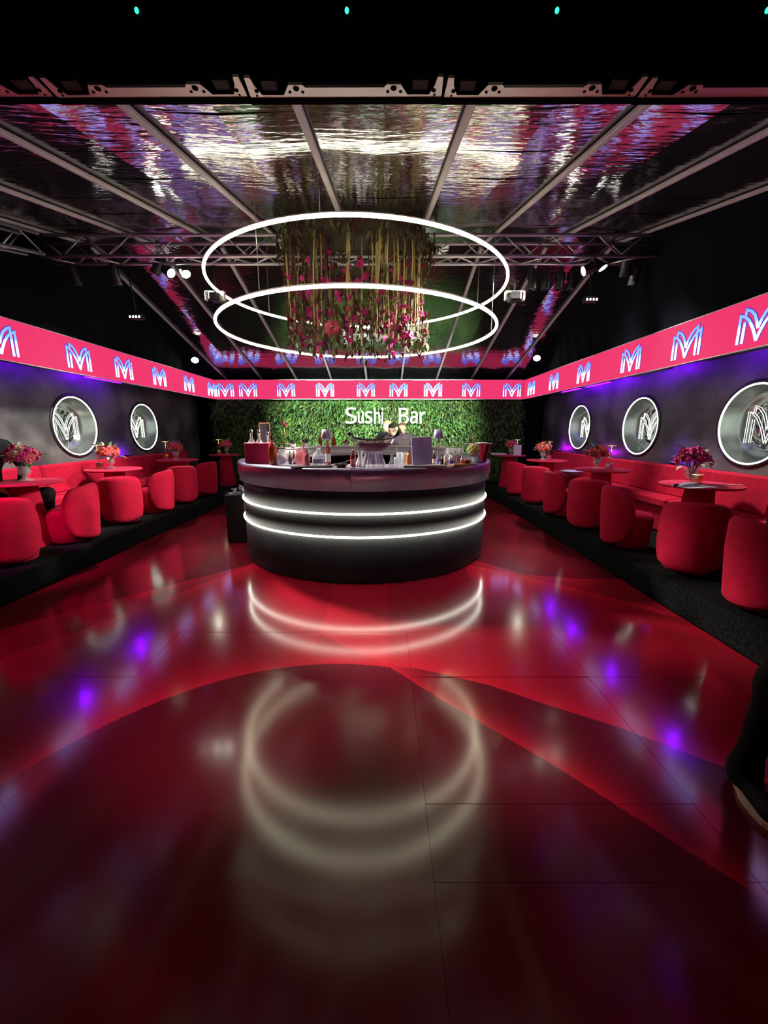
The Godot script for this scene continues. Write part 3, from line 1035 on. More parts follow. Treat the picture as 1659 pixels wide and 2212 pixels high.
func build_rings() -> void:
	for q in [["upper large white ring of light hanging above the bar", P(-0.30, 3.16, 5.25), 1.72], ["lower large white ring of light hanging above the bar", P(-0.31, 2.68, 5.27), 1.645]]:
		var t := thing("ring_light", q[0], "light", q[1], 0.0, "ring lights above the bar")
		var st := begin()
		tube(st, circle(q[2], 96), 0.0155, 10, true)
		obj("light_tube", st, M.ring, t)
		st = begin()
		tube(st, circle(q[2], 96, 0.019), 0.009, 6, true)
		obj("channel", st, M.frame_alu, t)
		for k in 3:
			var a := TAU * k / 3 + PI / 2 + (0.12 if q[2] > 1.7 else 0.5)
			var x: float = q[2] * cos(a)
			var z: float = q[2] * sin(a)
			rod("cable", Vector3(x, 0.02, z), Vector3(x, roof_y(-(q[1].z + z)) - q[1].y - 0.02, z), 0.0035, M.frame_alu, t, 5)
		omni("ring_glow", q[1], lin(1.0, 0.97, 0.76), 0.05, 0.4)

func flower_mesh(petals: int, r: float) -> ArrayMesh:
	# two whorls of cupped petals round a button
	var st := begin()
	for w in 2:
		for k in petals:
			var a := TAU * (k + 0.5 * w) / petals
			var keep := XF
			XF = keep * Transform3D(Basis(Vector3.UP, a), Vector3.ZERO)
			st.set_smooth_group(-1)
			var out := r * (1.0 - 0.3 * w)
			var lift := r * (0.15 + 0.42 * w)
			var wd := r * 0.42
			var p := [Vector3(0, 0, 0), Vector3(out * 0.55, lift * 0.5, -wd), Vector3(out, lift, 0), Vector3(out * 0.55, lift * 0.5, wd)]
			tri(st, p[0], p[1], p[2]); tri(st, p[0], p[2], p[3])
			XF = keep
	ball(st, Vector3(0, r * 0.3, 0), Vector3(r * 0.38, r * 0.42, r * 0.38), 8, 6)
	return mesh_of(st)

var blossom: Mesh
var rose_bloom: Mesh

func leaf_shape(l: float, w: float) -> ArrayMesh:
	var st := begin()
	st.set_smooth_group(0)
	var mid := []
	for i in 5:
		var t := i / 4.0
		mid.append([Vector3(0, 0.12 * l * sin(t * PI), t * l), w * sin(PI * (0.08 + 0.92 * t)) * 0.5])
	for i in 4:
		for s in [-1.0, 1.0]:
			var a: Array = mid[i]
			var b: Array = mid[i + 1]
			var fold := Vector3(0, 0.25, 0)
			facing(st, [a[0], b[0], b[0] + Vector3(s * b[1], 0, 0) + fold * b[1], a[0] + Vector3(s * a[1], 0, 0) + fold * a[1]], Vector3.UP)
	return mesh_of(st)

func build_hanging_garden() -> void:
	var c := P(-0.33, 0, 5.3)
	var t := thing("hanging_floral_installation", "round hanging garden of vines and pink orchids inside the rings", "flowers", c)
	var st := begin()
	lathe(st, [Vector2(0.60, 3.52), Vector2(0.84, 3.50), Vector2(0.87, 3.56), Vector2(0.84, 3.64), Vector2(0.5, 3.68), Vector2(0.0, 3.69)], 40)
	lathe(st, [Vector2(0.0, 3.54), Vector2(0.60, 3.52)], 40)
	obj("basket", st, M.moss, t)
	for k in 4:
		var a := TAU * k / 4 + 0.4
		rod("cable", Vector3(0.6 * cos(a), 3.66, 0.6 * sin(a)), Vector3(0.6 * cos(a), roof_y(5.3 - 0.6 * sin(a)), 0.6 * sin(a)), 0.004, M.frame_alu, t, 5)
	rng.seed = 77
	for i in 150:
		var a := rng.randf() * TAU
		var r := 0.86 * sqrt(rng.randf_range(0.25, 1.0))
		var top := 3.54
		var low := top - rng.randf_range(0.65, 1.15) * (1.0 - 0.12 * absf(cos(a)))
		var pts := []
		var ph := rng.randf() * TAU
		var amp := rng.randf_range(0.004, 0.018)
		for q in 7:
			var f := q / 6.0
			pts.append(Vector3(r * cos(a) + amp * sin(ph + f * 5.0), lerpf(top, low, f), r * sin(a) + amp * cos(ph * 1.7 + f * 6.0)))
		st = begin()
		var th := rng.randf_range(0.006, 0.0105)
		tube(st, pts, [th, th, th, th, th * 0.9, th * 0.8, th * 0.4], 5)
		obj("vine", st, M.vine if rng.randf() < 0.74 else M.vine_dark, t)
	# trailing moss and leaves: uncountable
	var lm := leaf_shape(0.075, 0.03)
	for pass_ in [[lm, M.vine_dark, 1300, "trailing_leaves"], [lm, mat(lin(0.10, 0.11, 0.025), 0.7), 1200, "trailing_moss"]]:
		var mm := MultiMesh.new()
		mm.transform_format = MultiMesh.TRANSFORM_3D
		mm.mesh = pass_[0]
		mm.instance_count = pass_[2]
		for i in pass_[2]:
			var a := rng.randf() * TAU
			var r := 0.88 * sqrt(rng.randf_range(0.2, 1.0))
			var y: float = rng.randf_range(2.50, 2.95) if rng.randf() < 0.6 else rng.randf_range(2.9, 3.55)
			if rng.randf() < 0.34:
				y = rng.randf_range(3.44, 3.70)
				r = rng.randf_range(0.80, 0.94)
			var b := Basis.from_euler(Vector3(rng.randf_range(0.6, 2.2), rng.randf() * TAU, rng.randf() * 1.0))
			mm.set_instance_transform(i, Transform3D(b * Basis.from_scale(Vector3.ONE * rng.randf_range(0.6, 1.5)), Vector3(r * cos(a), y, r * sin(a))))
		var mi := MultiMeshInstance3D.new()
		mi.name = pass_[3]
		mi.multimesh = mm
		mi.material_override = pass_[1]
		mi.set_meta("kind", "stuff")
		t.add_child(mi)
	# orchid sprays
	for i in 170:
		var a := rng.randf_range(0.0, PI)  # the side towards the entrance carries most of the blooms
		if rng.randf() < 0.3: a = rng.randf() * TAU
		var r := 0.86 * sqrt(rng.randf_range(0.3, 1.0))
		var y := rng.randf_range(2.50, 3.15) if rng.randf() < 0.85 else rng.randf_range(3.1, 3.35)
		var b := Basis.from_euler(Vector3(rng.randf_range(0.8, 2.0), rng.randf() * TAU, 0))
		inst("blossom", blossom, M.bloom_magenta if rng.randf() < 0.75 else M.bloom_wine, t, Transform3D(b.scaled(Vector3.ONE * rng.randf_range(0.7, 1.2)), Vector3(r * cos(a), y, r * sin(a))))
	for s in [[-0.40, 0.55, 2.28], [0.42, 0.62, 2.30], [-0.05, 0.75, 2.42], [-0.62, 0.35, 2.45]]:
		for i in 12:
			var f := i / 11.0
			inst("blossom", blossom, M.bloom_magenta if i % 3 else M.bloom_pink, t, Transform3D(Basis.from_euler(Vector3(1.2, i * 1.3, 0)).scaled(Vector3.ONE * 0.75), Vector3(s[0] + 0.02 * sin(i * 2.0), lerpf(2.75, s[2], f), s[1] + 0.02 * cos(i * 1.7))))
	for i in 9:
		var a := i * 0.72
		inst("blossom", rose_bloom, M.bloom_pink, t, Transform3D(Basis.from_euler(Vector3(1.4, a, 0)).scaled(Vector3.ONE * 0.9), Vector3(-0.22 + 0.05 * cos(a), 2.56 + 0.05 * sin(a), 0.80)))

# ---------------------------------------------------------------- screens, portholes, foliage wall, sign
func build_screens() -> void:
	make_logo_meshes()
	var y := 2.466
	var mid := (1.2 + 10.08) / 2
	var spots := []
	for d in [3.46, 4.5, 5.63, 6.57, 7.58, 8.70, 9.82]: spots.append(d - mid)
	led_band("led_screen", "pink LED screen band with M emblems along the left wall", P(-4.085, y, mid), Vector3(0, 0, -1), Vector3(1, 0, 0), 10.08 - 1.2, spots)
	spots = []
	for d in [2.86, 3.86, 4.74, 5.76, 7.08, 8.28, 9.52]: spots.append(mid - d)
	led_band("led_screen", "pink LED screen band with M emblems along the right wall", P(3.385, y, mid), Vector3(0, 0, 1), Vector3(-1, 0, 0), 10.08 - 1.2, spots)
	spots = []
	for x in [-3.83, -3.275, -2.36, -1.42, -0.437, 0.35, 1.18, 2.10, 3.08]: spots.append(x + 0.35)
	led_band("led_screen", "pink LED screen band with M emblems above the foliage wall", P(-0.35, y, 9.98), Vector3(1, 0, 0), Vector3(0, 0, 1), 7.40, spots)
	# entrance screen, seen from behind: a row of cabinets
	var names := ["leftmost LED screen cabinet above the entrance, seen from behind", "second LED cabinet from the left above the entrance", "third LED cabinet from the left above the entrance", "LED cabinet above the entrance, right of the middle", "rightmost LED screen cabinet above the entrance with a green indicator"]
	for i in 5:
		var cx := -1.046 + 0.476 * i
		var t := frame("led_cabinet", Transform3D(Basis(Vector3.UP, -0.006), P(cx, 2.31, 1.139)), names[i], "LED cabinet", "LED cabinets above the entrance")
		var st := begin()
		box(st, Vector3(0, 0.255, -0.002), Vector3(0.4755, 0.49, 0.056), 0.001)
		obj("back_cover", st, M.void_black, t)
		st = begin()
		box(st, Vector3(0, 0.25, -0.037), Vector3(0.474, 0.495, 0.010))
		var sc := obj("screen", st, M.screen, t)
		inst("logo", logo_mesh, M.logo, sc, Transform3D(Basis(Vector3.UP, PI), Vector3(0, 0.25, -0.0425)))
		# die-cast lower frame: a flat rail with lugs and bolt holes, its ends notched round the locks
		st = begin()
		XF = Transform3D(Basis(Vector3.RIGHT, PI / 2), Vector3.ZERO)  # polygon y runs towards the doorway
		prism(st, PackedVector2Array([Vector2(-0.234, -0.030), Vector2(-0.234, -0.019), Vector2(-0.151, -0.019), Vector2(-0.134, 0.010), Vector2(-0.100, 0.010), Vector2(-0.094, 0.002), Vector2(0.094, 0.002), Vector2(0.100, 0.010), Vector2(0.134, 0.010), Vector2(0.151, -0.019), Vector2(0.234, -0.019), Vector2(0.234, -0.030)]), 0.0, 0.006)
		for s in [-1.0, 1.0]:
			prism(st, PackedVector2Array([Vector2(s * 0.204, -0.019), Vector2(s * 0.215, 0.007), Vector2(s * 0.219, 0.030), Vector2(s * 0.232, 0.030), Vector2(s * 0.2345, -0.019)]), 0.0, 0.006)
		XF = Transform3D.IDENTITY
		var fr := obj("lower_frame", st, M.frame_alu, t)
		for s in [-1.0, 1.0]:
			for h in [[0.117, 0.0, 0.0072], [0.134, -0.010, 0.0036], [0.103, -0.010, 0.0036], [0.214, -0.007, 0.005], [0.217, -0.020, 0.0026]]:
				st = begin()
				lathe(st, [Vector2(0, -0.0072), Vector2(h[2], -0.0070), Vector2(h[2], -0.002)], 14, Vector3(s * h[0], 0, h[1]))
				obj("bolt_hole", st, M.void_black, fr)
			st = begin()
			box(st, Vector3(s * 0.181, 0.005, 0.0), Vector3(0.042, 0.012, 0.036), 0.004)
			obj("lock", st, M.slate, t)
		st = begin()
		box(st, Vector3(0, 0.002, -0.0365), Vector3(0.4755, 0.022, 0.0155))
		obj("mask_rim", st, M.void_black, t)
		st = begin()
		ball(st, Vector3(0.01, 0.122, 0.028), Vector3(0.0048, 0.006, 0.004), 10, 6)
		obj("indicator_light", st, M.green_led, t)

func porthole(label: String, at: Vector3, right: Vector3, normal: Vector3) -> void:
	var t := frame("porthole_light", Transform3D(wall_basis(right, normal), at), label, "wall light", "round neon portholes")
	XF = Transform3D(Basis(Vector3.RIGHT, PI / 2), Vector3.ZERO)  # lathe axis y -> local z
	var st := begin()
	lathe(st, v2([0.475, 0.0, 0.468, 0.012, 0.45, 0.02, 0.435, 0.018, 0.42, 0.008, 0.42, -0.008]), 56)
	obj("rim", st, M.black_gloss, t)
	st = begin()
	lathe(st, v2([0.42, 0.0, 0.402, -0.08, 0.374, -0.16, 0.342, -0.215, 0.30, -0.235, 0.292, -0.25]), 56)
	obj("dish", st, M.dish, t)
	st = begin()
	lathe(st, v2([0.30, -0.238, 0.285, -0.256, 0.24, -0.272, 0.143, -0.284, 0.0, -0.29]), 48)
	obj("mirror", st, M.dish_back, t)
	st = begin()
	tube(st, circle(0.424, 72, 0.012), 0.0095, 8, true)
	obj("neon_ring", st, M.neon, t)
	XF = Transform3D.IDENTITY
	inst("neon_logo", neon_logo, M.neon_fine, t, Transform3D(Basis(), Vector3(0, 0, -0.16)))
	for s in [-1.0, 1.0]:
		st = begin()
		tube(st, [Vector3(s * 0.16, -0.19, -0.164), Vector3(s * 0.16, -0.19, -0.27)], 0.003, 5)
		obj("stand_off", st, M.bright_steel, t)
	st = begin()
	tube(st, [Vector3(0.04, -0.2, -0.164), Vector3(0.064, -0.27, -0.2), Vector3(0.03, -0.34, -0.19)], 0.0025, 5)
	obj("wire", st, M.white, t)
	omni("porthole_glow", at + normal * -0.08, lin(0.9, 1.0, 0.86), 0.02, 0.1)

func build_portholes() -> void:
	porthole("neon-ringed porthole with M emblem, the nearer one on the left wall", P(WL, 1.564, 6.14), Vector3(0, 0, -1), Vector3(1, 0, 0))
	porthole("neon-ringed porthole with M emblem, the farther one on the left wall", P(WL, 1.564, 7.89), Vector3(0, 0, -1), Vector3(1, 0, 0))
	porthole("largest neon-ringed porthole, cut by the right edge of the picture", P(WR, 1.564, 4.39), Vector3(0, 0, 1), Vector3(-1, 0, 0))
	porthole("middle neon-ringed porthole on the right wall", P(WR, 1.564, 6.32), Vector3(0, 0, 1), Vector3(-1, 0, 0))
	porthole("smallest, farthest neon-ringed porthole on the right wall", P(WR, 1.564, 8.27), Vector3(0, 0, 1), Vector3(-1, 0, 0))

func build_foliage_wall() -> void:
	var t := thing("foliage_wall", "dense wall of green leaves behind the bar carrying the sign", "hedge", P(-0.36, 0, BACK))
	var st := begin()
	box(st, Vector3(0, 1.12, -0.02), Vector3(7.5, 2.24, 0.08))
	obj("backing", st, mat(lin(0.05, 0.14, 0.03), 0.9), t)
	rng.seed = 1234
	var clump := FastNoiseLite.new()
	clump.seed = 9
	clump.frequency = 0.9
	var kinds := [["fern_leaves", leaf_shape(0.15, 0.032), 8500], ["broad_leaves", leaf_shape(0.085, 0.052), 9000]]
	for kd in kinds:
		var mm := MultiMesh.new()
		mm.transform_format = MultiMesh.TRANSFORM_3D
		mm.use_colors = true
		mm.mesh = kd[1]
		mm.instance_count = kd[2]
		for i in kd[2]:
			var x := rng.randf_range(-3.85, 3.78)
			if absf(x) > 3.7 and rng.randf() < 0.5: x *= 0.9
			var y := rng.randf_range(0.0, 2.2) if rng.randf() < 0.3 else rng.randf_range(1.0, 2.22)
			var cl := clump.get_noise_2d(x, y * 1.4)
			var depth := 0.05 + 0.22 * maxf(0.0, cl + 0.25) + rng.randf() * 0.09
			var b := Basis.from_euler(Vector3(rng.randf_range(0.1, 1.5), rng.randf_range(-1.1, 1.1), rng.randf_range(-1.2, 1.2)))
			mm.set_instance_transform(i, Transform3D(b.scaled(Vector3.ONE * rng.randf_range(0.6, 1.25)), Vector3(x, y, depth)))
			var v := rng.randf_range(0.5, 1.35)
			var hue := rng.randf()
			mm.set_instance_color(i, Color((0.045 + 0.06 * hue) * v, (0.15 + 0.07 * cl) * v, (0.022 + 0.028 * (1.0 - hue)) * v))
		var mi := MultiMeshInstance3D.new()
		mi.name = kd[0]
		mi.multimesh = mm
		var m := mat(Color.WHITE, 0.5)
		m.vertex_color_use_as_albedo = true
		m.backlight_enabled = true
		m.backlight = Color(0.25, 0.25, 0.25)
		mi.material_override = m
		mi.set_meta("kind", "stuff")
		t.add_child(mi)
	# lit lettering
	var s := thing("neon_sign", "white lit sign reading Sushi Bar on the foliage wall", "sign", P(0, 1.667, BACK - 0.34))
	var font := SystemFont.new()
	font.font_names = PackedStringArray(["Droid Sans"])
	var glyphs := [["S", -0.93, -0.66], ["u", -0.625, -0.493], ["s", -0.455, -0.28], ["h", -0.238, -0.095], ["i", -0.058, -0.02], ["B", 0.36, 0.59], ["a", 0.63, 0.805], ["r", 0.86, 0.985]]
	for g in glyphs:
		var tm := TextMesh.new()
		tm.font = font
		tm.text = g[0]
		tm.font_size = 64
		tm.pixel_size = 0.01
		tm.depth = 0.04
		tm.horizontal_alignment = HORIZONTAL_ALIGNMENT_LEFT
		tm.vertical_alignment = VERTICAL_ALIGNMENT_BOTTOM
		var bb := tm.get_aabb()
		var k: float = (g[2] - g[1]) / bb.size.x
		var ky := {"S": 0.373, "u": 0.275, "s": 0.285, "h": 0.37, "i": 0.365, "B": 0.36, "a": 0.28, "r": 0.275}
		var sy: float = ky[g[0]] / bb.size.y
		inst("letter", tm, M.sign, s, Transform3D(Basis.from_scale(Vector3(k, sy, 1.0)), Vector3(g[1] - bb.position.x * k, -bb.position.y * sy, 0)))
	var st2 := begin()
	for x in [-0.8, -0.36, 0.48, 0.9]:
		st2 = begin()
		tube(st2, [Vector3(x, 0.16, -0.015), Vector3(x, 0.16, -0.30)], 0.006, 6)
		obj("stand_off", st2, M.frame_alu, s)
	omni("sign_glow", P(-0.48, 1.82, BACK - 0.4), lin(1, 1, 0.93), 0.03, 0.05)
	omni("sign_glow", P(0.67, 1.82, BACK - 0.4), lin(1, 1, 0.93), 0.03, 0.05)

# ---------------------------------------------------------------- furniture
func tub_chair_proto() -> Dictionary:
	# seat drum: rounded top, narrower at the floor
	var st := begin()
	lathe(st, [Vector2(0.0, 0.01), Vector2(0.165, 0.01), Vector2(0.178, 0.024), Vector2(0.192, 0.14), Vector2(0.202, 0.30), Vector2(0.200, 0.345), Vector2(0.184, 0.372), Vector2(0.145, 0.386), Vector2(0.0, 0.39)], 32, Vector3(0, 0, -0.05))
	var seat := mesh_of(st)
	st = begin()
	tube(st, circle(0.1985, 32, 0.342, Vector3(0, 0, -0.05)), 0.0045, 5, true)
	var piping := mesh_of(st)
	# wrap-around back: a rounded shield bent round the seat, thick and soft-edged
	st = begin()
	st.set_smooth_group(0)
	var nu := 30
	var nv := 18
	var outer := []
	var inner := []
	for i in nv + 1:
		var ro := []
		var ri := []
		for k in nu + 1:
			var a := -1.0 + 2.0 * k / nu
			var b := -1.0 + 2.0 * i / nv
			# square to rounded square
			var u := a * sqrt(1.0 - 0.46 * b * b)
			var v := b * sqrt(1.0 - 0.28 * a * a)
			var phi := u * 1.66
			var y := 0.352 + v * 0.32
			var lean := 0.035 * smoothstep(0.12, 0.66, y)
			var edge := clampf(minf(1.0 - absf(a), 1.0 - absf(b)) / 0.12, 0.0, 1.0)
			var th := 0.024 * sqrt(1.0 - (1.0 - edge) * (1.0 - edge))
			var base := 0.186 + 0.018 * sin(clampf(y / 0.66, 0, 1) * PI)
			var rad := base + lean * maxf(0.0, cos(phi))
			ro.append(Vector3((rad + 0.024 + th) * sin(phi), y, (rad + 0.024 + th) * cos(phi)))
			ri.append(Vector3((rad + 0.024 - th) * sin(phi), y, (rad + 0.024 - th) * cos(phi)))
		outer.append(ro)
		inner.append(ri)
	for i in nv:
		for k in nu:
			var c: Vector3 = outer[i][k]
			var n := Vector3(c.x, 0, c.z)
			facing(st, [outer[i][k], outer[i + 1][k], outer[i + 1][k + 1], outer[i][k + 1]], n)
			facing(st, [inner[i][k], inner[i + 1][k], inner[i + 1][k + 1], inner[i][k + 1]], -n)
	return {seat = seat, piping = piping, back = mesh_of(st)}

func build_chairs() -> void:
	var pr := tub_chair_proto()
	var proto := thing("tub_chair", "", "chair", Vector3.ZERO, 0.0, "red velvet tub chairs")
	proto.set_meta("base_name", "tub_chair")
	inst("seat", pr.seat, M.velvet, proto)
	inst("backrest", pr.back, M.velvet, proto)
	inst("piping", pr.piping, M.velvet, proto)
	var spots := [
		["red velvet tub chair cut by the right edge of the picture", 2.72, 2.66, atan2(-0.93, -0.1)],
		["red velvet tub chair with its broad back to us beside the front right table", 2.757, 3.465, atan2(-0.52, 0.85)],
		["red velvet tub chair side-on in front of the table with the white napkin", 2.68, 4.29, atan2(-0.93, -0.3)],
		["red velvet tub chair with its back to us before the second right table", 2.68, 5.14, atan2(-0.6, 0.8)],
		["red velvet tub chair side-on in front of the second right table", 2.68, 5.95, atan2(-0.97, -0.2)],
		["red velvet tub chair with its back to us before the third right table", 2.68, 6.95, atan2(-0.6, 0.8)],
		["red velvet tub chair side-on at the third right table next to the bar", 2.69, 7.85, atan2(-0.75, 0.35)],
		["pink-lit red velvet tub chair cut by the left edge of the picture", -3.61, 3.71, atan2(0.45, 0.9)],
		["red velvet tub chair side-on beside the seated person's dark leg", -3.59, 4.49, atan2(0.93, -0.3)],
		["red velvet tub chair with its back to us before the second left table", -3.62, 5.42, atan2(0.5, 0.85)],
		["red velvet tub chair side-on in front of the second left table", -3.57, 6.16, atan2(0.95, -0.15)],
		["red velvet tub chair with its back to us before the third left table", -3.57, 7, atan2(0.55, 0.85)],
		["red velvet tub chair next to the bar before the farthest left table", -3.57, 7.85, atan2(0.9, 0.35)],
	]
	for i in spots.size():
		var s: Array = spots[i]
		var at := P(s[1], 0.24, s[2])
		if i == 0:
			proto.position = at
			proto.rotation.y = s[3]
			proto.set_meta("label", s[0])
		else:
			dup(proto, at, s[3], s[0])
	for c in get_children():
		if c.has_meta("base_name"): c.remove_meta("base_name")

func banquette(label: String, wx: float, side: float, d0: float, d1: float) -> void:
	# side: +1 faces +x
	var t := frame("banquette", Transform3D(Basis(Vector3(0, 0, -1), Vector3.UP, Vector3(side, 0, 0)) if side > 0 else Basis(Vector3(0, 0, 1), Vector3.UP, Vector3(side, 0, 0)), P(wx, 0.24, (d0 + d1) / 2)), label, "sofa", "red velvet banquettes")
	var w := d1 - d0 - 0.012
	# local z into the room
	var st := begin()
	box(st, Vector3(0, 0.16, 0.30), Vector3(w, 0.30, 0.34), 0.012)
	obj("base", st, M.velvet, t)
	st = begin()
	box(st, Vector3(0, 0.375, 0.325), Vector3(w, 0.13, 0.36), 0.03)
	obj("seat_cushion", st, M.velvet, t)
	st = begin()
	XF = Transform3D(Basis(Vector3.RIGHT, -0.12), Vector3(0, 0.44, 0.215))
	box(st, Vector3(0, 0.18, 0), Vector3(w, 0.40, 0.09), 0.03)
	XF = Transform3D.IDENTITY
	obj("backrest", st, M.velvet, t)
	st = begin()
	box(st, Vector3(0, 0.40, 0.07), Vector3(w, 0.80, 0.12), 0.01)
	obj("back_ledge", st, M.velvet, t)

func build_banquettes() -> void:
	var ord := ["first", "second", "third", "fourth", "fifth", "sixth"]
	var ds := [2.55, 3.75, 4.8, 5.92, 6.95, 8.0, 9.0]
	for i in 6:
		banquette("red velvet banquette section along the right wall, %s from the entrance" % ord[i], WR - 0.02, -1.0, ds[i], ds[i + 1])
	ds = [2.9, 3.9, 5.15, 6.3, 7.3, 8.2, 9.05]
	for i in 6:
		banquette("red velvet banquette section along the left wall, %s from the entrance" % ord[i], WL + 0.02, 1.0, ds[i], ds[i + 1])

func build_tables() -> void:
	var st := begin()
	lathe(st, [Vector2(0, 0.692), Vector2(0.350, 0.692), Vector2(0.361, 0.698), Vector2(0.365, 0.706), Vector2(0.361, 0.714), Vector2(0.354, 0.718), Vector2(0, 0.718)], 48)
	var top := mesh_of(st)
	st = begin()
	lathe(st, [Vector2(0, 0.0), Vector2(0.195, 0.0), Vector2(0.20, 0.012), Vector2(0.135, 0.58), Vector2(0.125, 0.692)], 36)
	var ped := mesh_of(st)
	var spots := [
		["round red table with white napkin and chopsticks at the front right", 3.28, 4.1], ["round red table behind the two middle right chairs, second from the front", 3.13, 5.73], ["round red table below the farthest right porthole", 3.07, 7.55], ["round red table with a white tray beside the bar's right end", 2.84, 9.1],
		["round red table cut by the left edge in front of the seated person", -3.93, 4.3], ["round red table below the nearer left porthole", -3.93, 5.8], ["round red table below the farther left porthole", -3.94, 7.66], ["small-looking round red table left of the foliage wall", -3.7, 9.37],
	]
	for s in spots:
		var t := thing("round_table", s[0], "table", P(s[1], 0.24, s[2]), 0.0, "round red tables")
		inst("tabletop", top, M.table_red, t)
		inst("pedestal", ped, M.velvet, t)
	rng.seed = 4
	# flowers and table lamps on them
	var fl := [
		["magenta-red round bouquet in a glass vase on the front right table", 3.16, 4.09, 0.18, [M.bloom_magenta, M.bloom_magenta, M.bloom_wine], 1.12],
		["coral and wine-red bouquet in a glass vase on the second right table", 3.04, 5.71, 0.153, [M.bloom_coral, M.bloom_wine, M.bloom_coral], 1.0],
		["coral bouquet with a cream lily on the third right table", 2.98, 7.53, 0.153, [M.bloom_coral, M.bloom_pink, M.bloom_cream], 1.0],
		["pink bouquet in a glass vase on the farthest right table", 2.87, 9.1, 0.144, [M.bloom_pink, M.bloom_coral, M.bloom_pink], 1.0],
		["violet-pink bouquet with pale leaves in a glass urn at the left edge", -3.93, 4.35, 0.189, [M.bloom_magenta, M.bloom_pink, M.bloom_magenta, M.bloom_cream], 1.15],
		["coral pink bouquet in a glass urn below the nearer left porthole", -3.97, 5.81, 0.153, [M.bloom_pink, M.bloom_coral, M.bloom_coral], 1.0],
		["pink bouquet in a glass urn below the farther left porthole", -3.97, 7.66, 0.153, [M.bloom_pink, M.bloom_coral, M.bloom_pink], 1.0],
		["pink bouquet in a glass urn left of the foliage wall", -3.66, 9.37, 0.144, [M.bloom_pink, M.bloom_pink, M.bloom_coral], 1.0],
	]
	var lf := leaf_shape(0.13, 0.045)
	for f in fl:
		var t := thing("flower_vase", f[0], "flowers", P(f[1], 0.958, f[2]), 0.0, "bouquets on the red tables")
		var k: float = f[5]
		st = begin()
		lathe(st, [Vector2(0, 0.0), Vector2(0.055 * k, 0.0), Vector2(0.057 * k, 0.012), Vector2(0.03 * k, 0.022), Vector2(0.016 * k, 0.05), Vector2(0.045 * k, 0.075), Vector2(0.056 * k, 0.10), Vector2(0.048 * k, 0.135), Vector2(0.062 * k, 0.165), Vector2(0.056 * k, 0.165), Vector2(0.042 * k, 0.135), Vector2(0.048 * k, 0.10), Vector2(0.0, 0.07)], 20)
		obj("vase", st, M.glass, t)
		st = begin()
		for i in 9:
			var a := TAU * i / 9
			tube(st, [Vector3(0.015 * cos(a * 2), 0.075, 0.015 * sin(a * 2)), Vector3(0.03 * cos(a), 0.16, 0.03 * sin(a)), Vector3(0.08 * cos(a), 0.24 * k, 0.08 * sin(a))], 0.004, 5)
		obj("stems", st, M.leaf, t)
		var pal: Array = f[4]
		for i in 30:
			var a := i * 2.399
			var el := acos(1.0 - 1.15 * (i + 0.5) / 30.0)
			var rr: float = f[3] * rng.randf_range(0.72, 1.0) * 0.82
			var dir := Vector3(sin(el) * cos(a), cos(el), sin(el) * sin(a))
			var up := dir
			var b := Basis(Quaternion(Vector3.UP, up)) if up.y > -0.99 else Basis()
			inst("bloom", rose_bloom if i % 3 else blossom, pal[i % pal.size()], t, Transform3D(b.scaled(Vector3.ONE * rng.randf_range(0.8, 1.15)), Vector3(0, 0.215 * k, 0) + Vector3(dir.x, dir.y * 0.85, dir.z) * rr))
		for i in 14:
			var a: float = i * 1.93 + f[2]
			var b := Basis(Vector3.UP, a) * Basis(Vector3.RIGHT, rng.randf_range(-1.1, 0.35))
			inst("leaf", lf, M.leaf_pale if i % 2 else M.leaf, t, Transform3D(b.scaled(Vector3.ONE * rng.randf_range(0.7, 1.2)), Vector3(0, 0.2 * k, 0) + b * Vector3(0, 0, f[3] * 0.62)))
	var lamps := [["gold T-shaped table lamp behind the magenta-red bouquet", 3.303, 4.186], ["gold T-shaped table lamp right of the coral and wine-red bouquet", 3.221, 5.697], ["gold T-shaped table lamp hidden in the bouquet with the lily", 3.094, 7.553], ["gold T-shaped table lamp on the farthest right table", 3.02, 9.146], ["gold T-shaped table lamp at the left edge of the picture", -4.295, 4.241], ["gold T-shaped table lamp below the nearer left porthole", -4.113, 5.769], ["gold T-shaped table lamp below the farther left porthole", -4.131, 7.626], ["gold T-shaped table lamp left of the foliage wall", -3.822, 9.328]]
	for l in lamps:
		var t := thing("table_lamp", l[0], "lamp", P(l[1], 0.958, l[2]), 0.35, "gold table lamps")
		st = begin()
		box(st, Vector3(0, 0.045, 0), Vector3(0.075, 0.09, 0.075), 0.004)
		obj("base", st, M.gold, t)
		rod("pole", Vector3(0, 0.09, 0), Vector3(0, 0.335, 0), 0.009, M.gold, t)
		st = begin()
		box(st, Vector3(0, 0.342, 0), Vector3(0.13, 0.016, 0.06), 0.004)
		var hd := obj("head", st, M.gold, t)
		st = begin()
		box(st, Vector3(0, 0.332, 0), Vector3(0.115, 0.004, 0.048))
		obj("light_panel", st, glow(lin(1.0, 0.85, 0.5), 0.8), hd)
		omni("table_lamp_glow", P(l[1], 0.958 + 0.28, l[2]) + Vector3(0.0, 0, 0.03), lin(1.0, 0.8, 0.5), 0.003, 0.02)
	# bits and pieces on the tables
	var nap := thing("napkin", "folded lilac-white napkin on the front right table", "napkin", P(3, 0.96, 3.91), 0.25)
	st = begin()
	for i in 5: box(st, Vector3(-0.03 + 0.012 * i, 0.006 + 0.006 * i, 0.004 * i), Vector3(0.24 - 0.02 * i, 0.008, 0.10 - 0.012 * i), 0.003)
	obj("cloth", st, M.cloth, nap)
	st = begin()
	for s in [[-0.155, 0.0, 0.5], [-0.13, 0.015, -0.4]]:
		ball(st, Vector3(s[0], 0.016, s[1] * 0.04), Vector3(0.02, 0.016, 0.014), 8, 6)
	obj("tie", st, M.dark_wood, nap)
